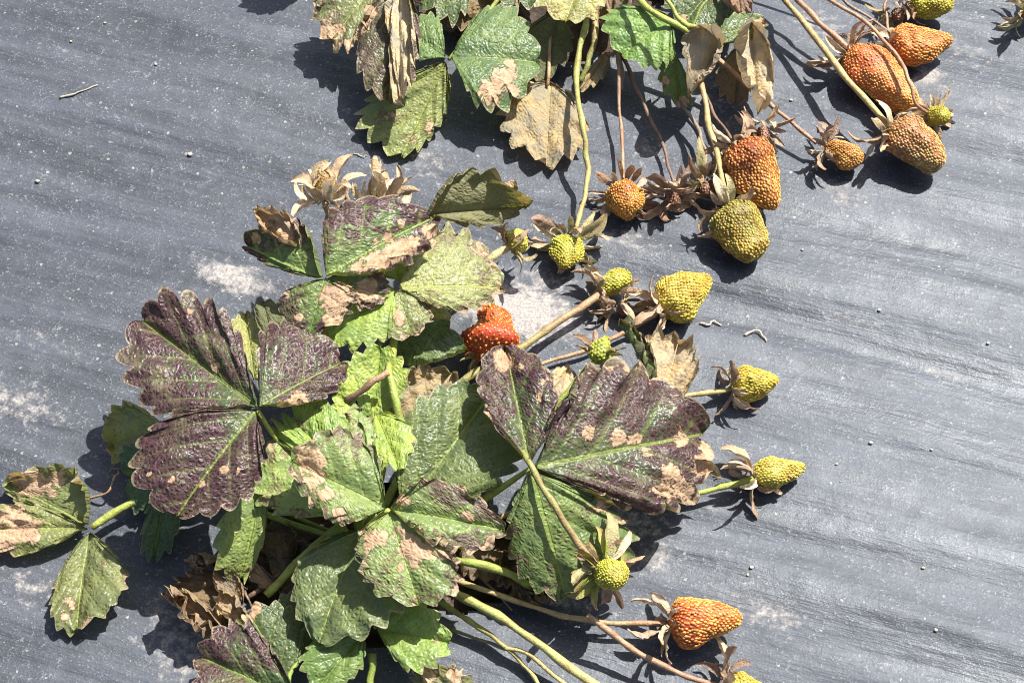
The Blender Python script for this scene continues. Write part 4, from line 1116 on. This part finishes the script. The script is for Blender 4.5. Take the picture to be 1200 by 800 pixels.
def dead_calyx(plant, B, T, label, n=9, ln=30, kinds=('brown', 'mauve', 'dry'), lean=.3):
    SEED[0] += 1
    rs = np.random.RandomState(SEED[0])
    b, t = (np.array(P(q[0], q[1], q[2] * (ZF[0] if B[2] > 25 else 1))) for q in (B, T)); a = (t - b) / np.linalg.norm(t - b)
    o = berry(plant, B, T, 8, 'round', ((.17, .09, .05), (.2, .1, .06)), ((.3, .17, .09), (.26, .14, .08)), label, sep=None, pitch=4, name="dead_flower")
    sepals(o, b, a, n, ln * MM, kinds, lean, rs, spread=.8, r=.003)


dead_calyx(Bp, (788, 226, 8), (792, 240, 10), "shrivelled brown flower beside the round orange berry", 13, 38)
dead_calyx(Bp, (826, 214, 8), (830, 228, 10), "shrivelled brown flower left of the big brown-orange berry", 11, 40, ('brown', 'dry', 'grey') if 'grey' in SEPC else ('brown', 'dry', 'olive'))
dead_calyx(Bp, (893, 150, 10), (897, 164, 14), "dried flower above the big brown-orange berry", 10, 32, ('dry', 'olive', 'mauve'))
dead_calyx(Bp, (1048, 12, 8), (1056, 24, 10), "dried flower at the top right", 8, 36, ('brown', 'olive', 'dry'))
dead_calyx(A, (726, 356, 8), (736, 366, 8), "dead flower under the flat yellow-green berry", 8, 34, ('olive', 'brown', 'straw'))

# ================================================================== small loose things on the film
def ground(px, py, dz):
    p = P(px, py)
    return Vector((p.x, p.y, float(film_height(np.array([p.x]), np.array([p.y]))[0]) + dz / 1000))


def straw(pts, r, label):
    W = [tuple(ground(x, y, z)) for x, y, z in pts]
    o = tube("straw_bit", W, r, r * .6, 'pale', 'pale', None, world=True, rough=.3)
    o.data.materials[0] = M_STRAW
    tag(o, label, "straw", "bits of dry straw on the film")


straw([(72, 119, .5), (92, 115, .9), (116, 105, .6)], .55, "thin pale straw lying alone at the upper left")
straw([(820, 380, .6), (830, 382, 1.2), (836, 377, 1.4), (845, 382, .6)], .7, "wavy pale straw bit just below the large yellow-orange berry")
straw([(872, 394, .6), (884, 389, 1.6), (892, 392, 1.6), (898, 401, .6)], .7, "hooked pale straw bit above the yellow berry with spread sepals")
straw([(415, 182, .6), (424, 186, .8), (430, 184, .6)], .4, "short straw bit left of the drooping green leaflet")


def pebble(px, py, r, mat, label, sq=.6):
    SEED[0] += 1
    rs = np.random.RandomState(SEED[0])
    c = np.array(ground(px, py, r * MM * 1000 * sq * .7))
    v = ICO_V * (1 + .22 * rs.uniform(-1, 1, (len(ICO_V), 1))) * np.array((1, rs.uniform(.65, 1), sq)) * r * MM * .7
    o = mesh_obj("pebble", c + v, ICO_F, mat, None, origin=c)
    tag(o, label, "pebble", "crumbs lying on the film")


for x, y, r, m, lb in [(1020, 520, 3.6, M_WHITE, "round white pebble right of the yellow pointed berry"), (980, 545, 2.6, M_PEBBLE, "small tan crumb just right of the yellow pointed berry's tip"),
                       (1081, 666, 3, M_PEBBLE, "tan crumb alone at the lower right"), (1095, 741, 3, M_PEBBLE, "tan crumb nearest the lower right corner"), (1091, 528, 2.6, M_PEBBLE, "tan crumb right of the white pebble"),
                       (132, 487, 4, M_PEBBLE, "reddish crumb left of the curled yellowish leaflet"), (44, 213, 4.5, M_PEBBLE, "tan pebble at the left below the thin straw"), (223, 182, 4.2, M_PEBBLE, "tan pebble between thin straw and upright dried flower"),
                       (880, 666, 3.6, M_WHITE, "white crumb above the orange-red berry"), (876, 674, 2.4, M_PEBBLE, "small crumb under the white one above the orange-red berry"), (960, 152, 3, M_WHITE, "white crumb above the small orange-brown berry"),
                       (983, 152, 3, M_WHITE, "second white crumb above the small orange-brown berry"), (927, 118, 3, M_WHITE, "white crumb left of the straight yellow stalk"), (1030, 365, 3.2, M_WHITE, "pale crumb in the middle of the bare right side"),
                       (1158, 402, 3, M_WHITE, "pale crumb near the right edge"), (124, 32, 3, M_PEBBLE, "upper tan crumb at the top left"), (85, 55, 2.8, M_PEBBLE, "lower tan crumb at the top left"), (184, 81, 2.6, M_PEBBLE, "tan crumb above the thin straw's right end"),
                       (785, 776, 3.4, M_WHITE, "white crumb under the orange-red berry"), (940, 294, 2.6, M_PEBBLE, "tan crumb right of the olive-yellow berry")]:
    pebble(x, y, r, m, lb)


def crumbs():
    rs = np.random.RandomState(77)
    n = 900
    c = []
    px = rs.uniform(-40, 1240, n); py = rs.uniform(-40, 840, n)
    V = []; F = []
    t = ICO_V[:12]
    f = np.array([(0, 11, 5), (0, 5, 1), (0, 1, 7), (0, 7, 10), (0, 10, 11), (1, 5, 9), (5, 11, 4), (11, 10, 2), (10, 7, 6), (7, 1, 8), (3, 9, 4), (3, 4, 2), (3, 2, 6), (3, 6, 8), (3, 8, 9), (4, 9, 5), (2, 4, 11), (6, 2, 10), (8, 6, 7), (9, 8, 1)])
    hole = in_poly(px, py, HOLE) | in_poly(px, py, HOLE_B)
    k = 0
    for i in range(n):
        if hole[i]: continue
        r = MM * (.45 + .95 * rs.rand() ** 5)
        p = np.array(ground(px[i], py[i], r * 300))
        V.append(p + t * r * np.array((1, rs.uniform(.5, 1), .6)) * (1 + .3 * rs.uniform(-1, 1, (12, 1)))); F.append(f + k * 12); k += 1
    o = mesh_obj("soil_crumbs", np.concatenate(V), np.concatenate(F), M_CRUMB)
    tag(o, "tiny pale grains of soil scattered over the film", "soil grains", kind="stuff")


crumbs()
for o in list(COL.objects):
    if "_w" in o: del o["_w"]
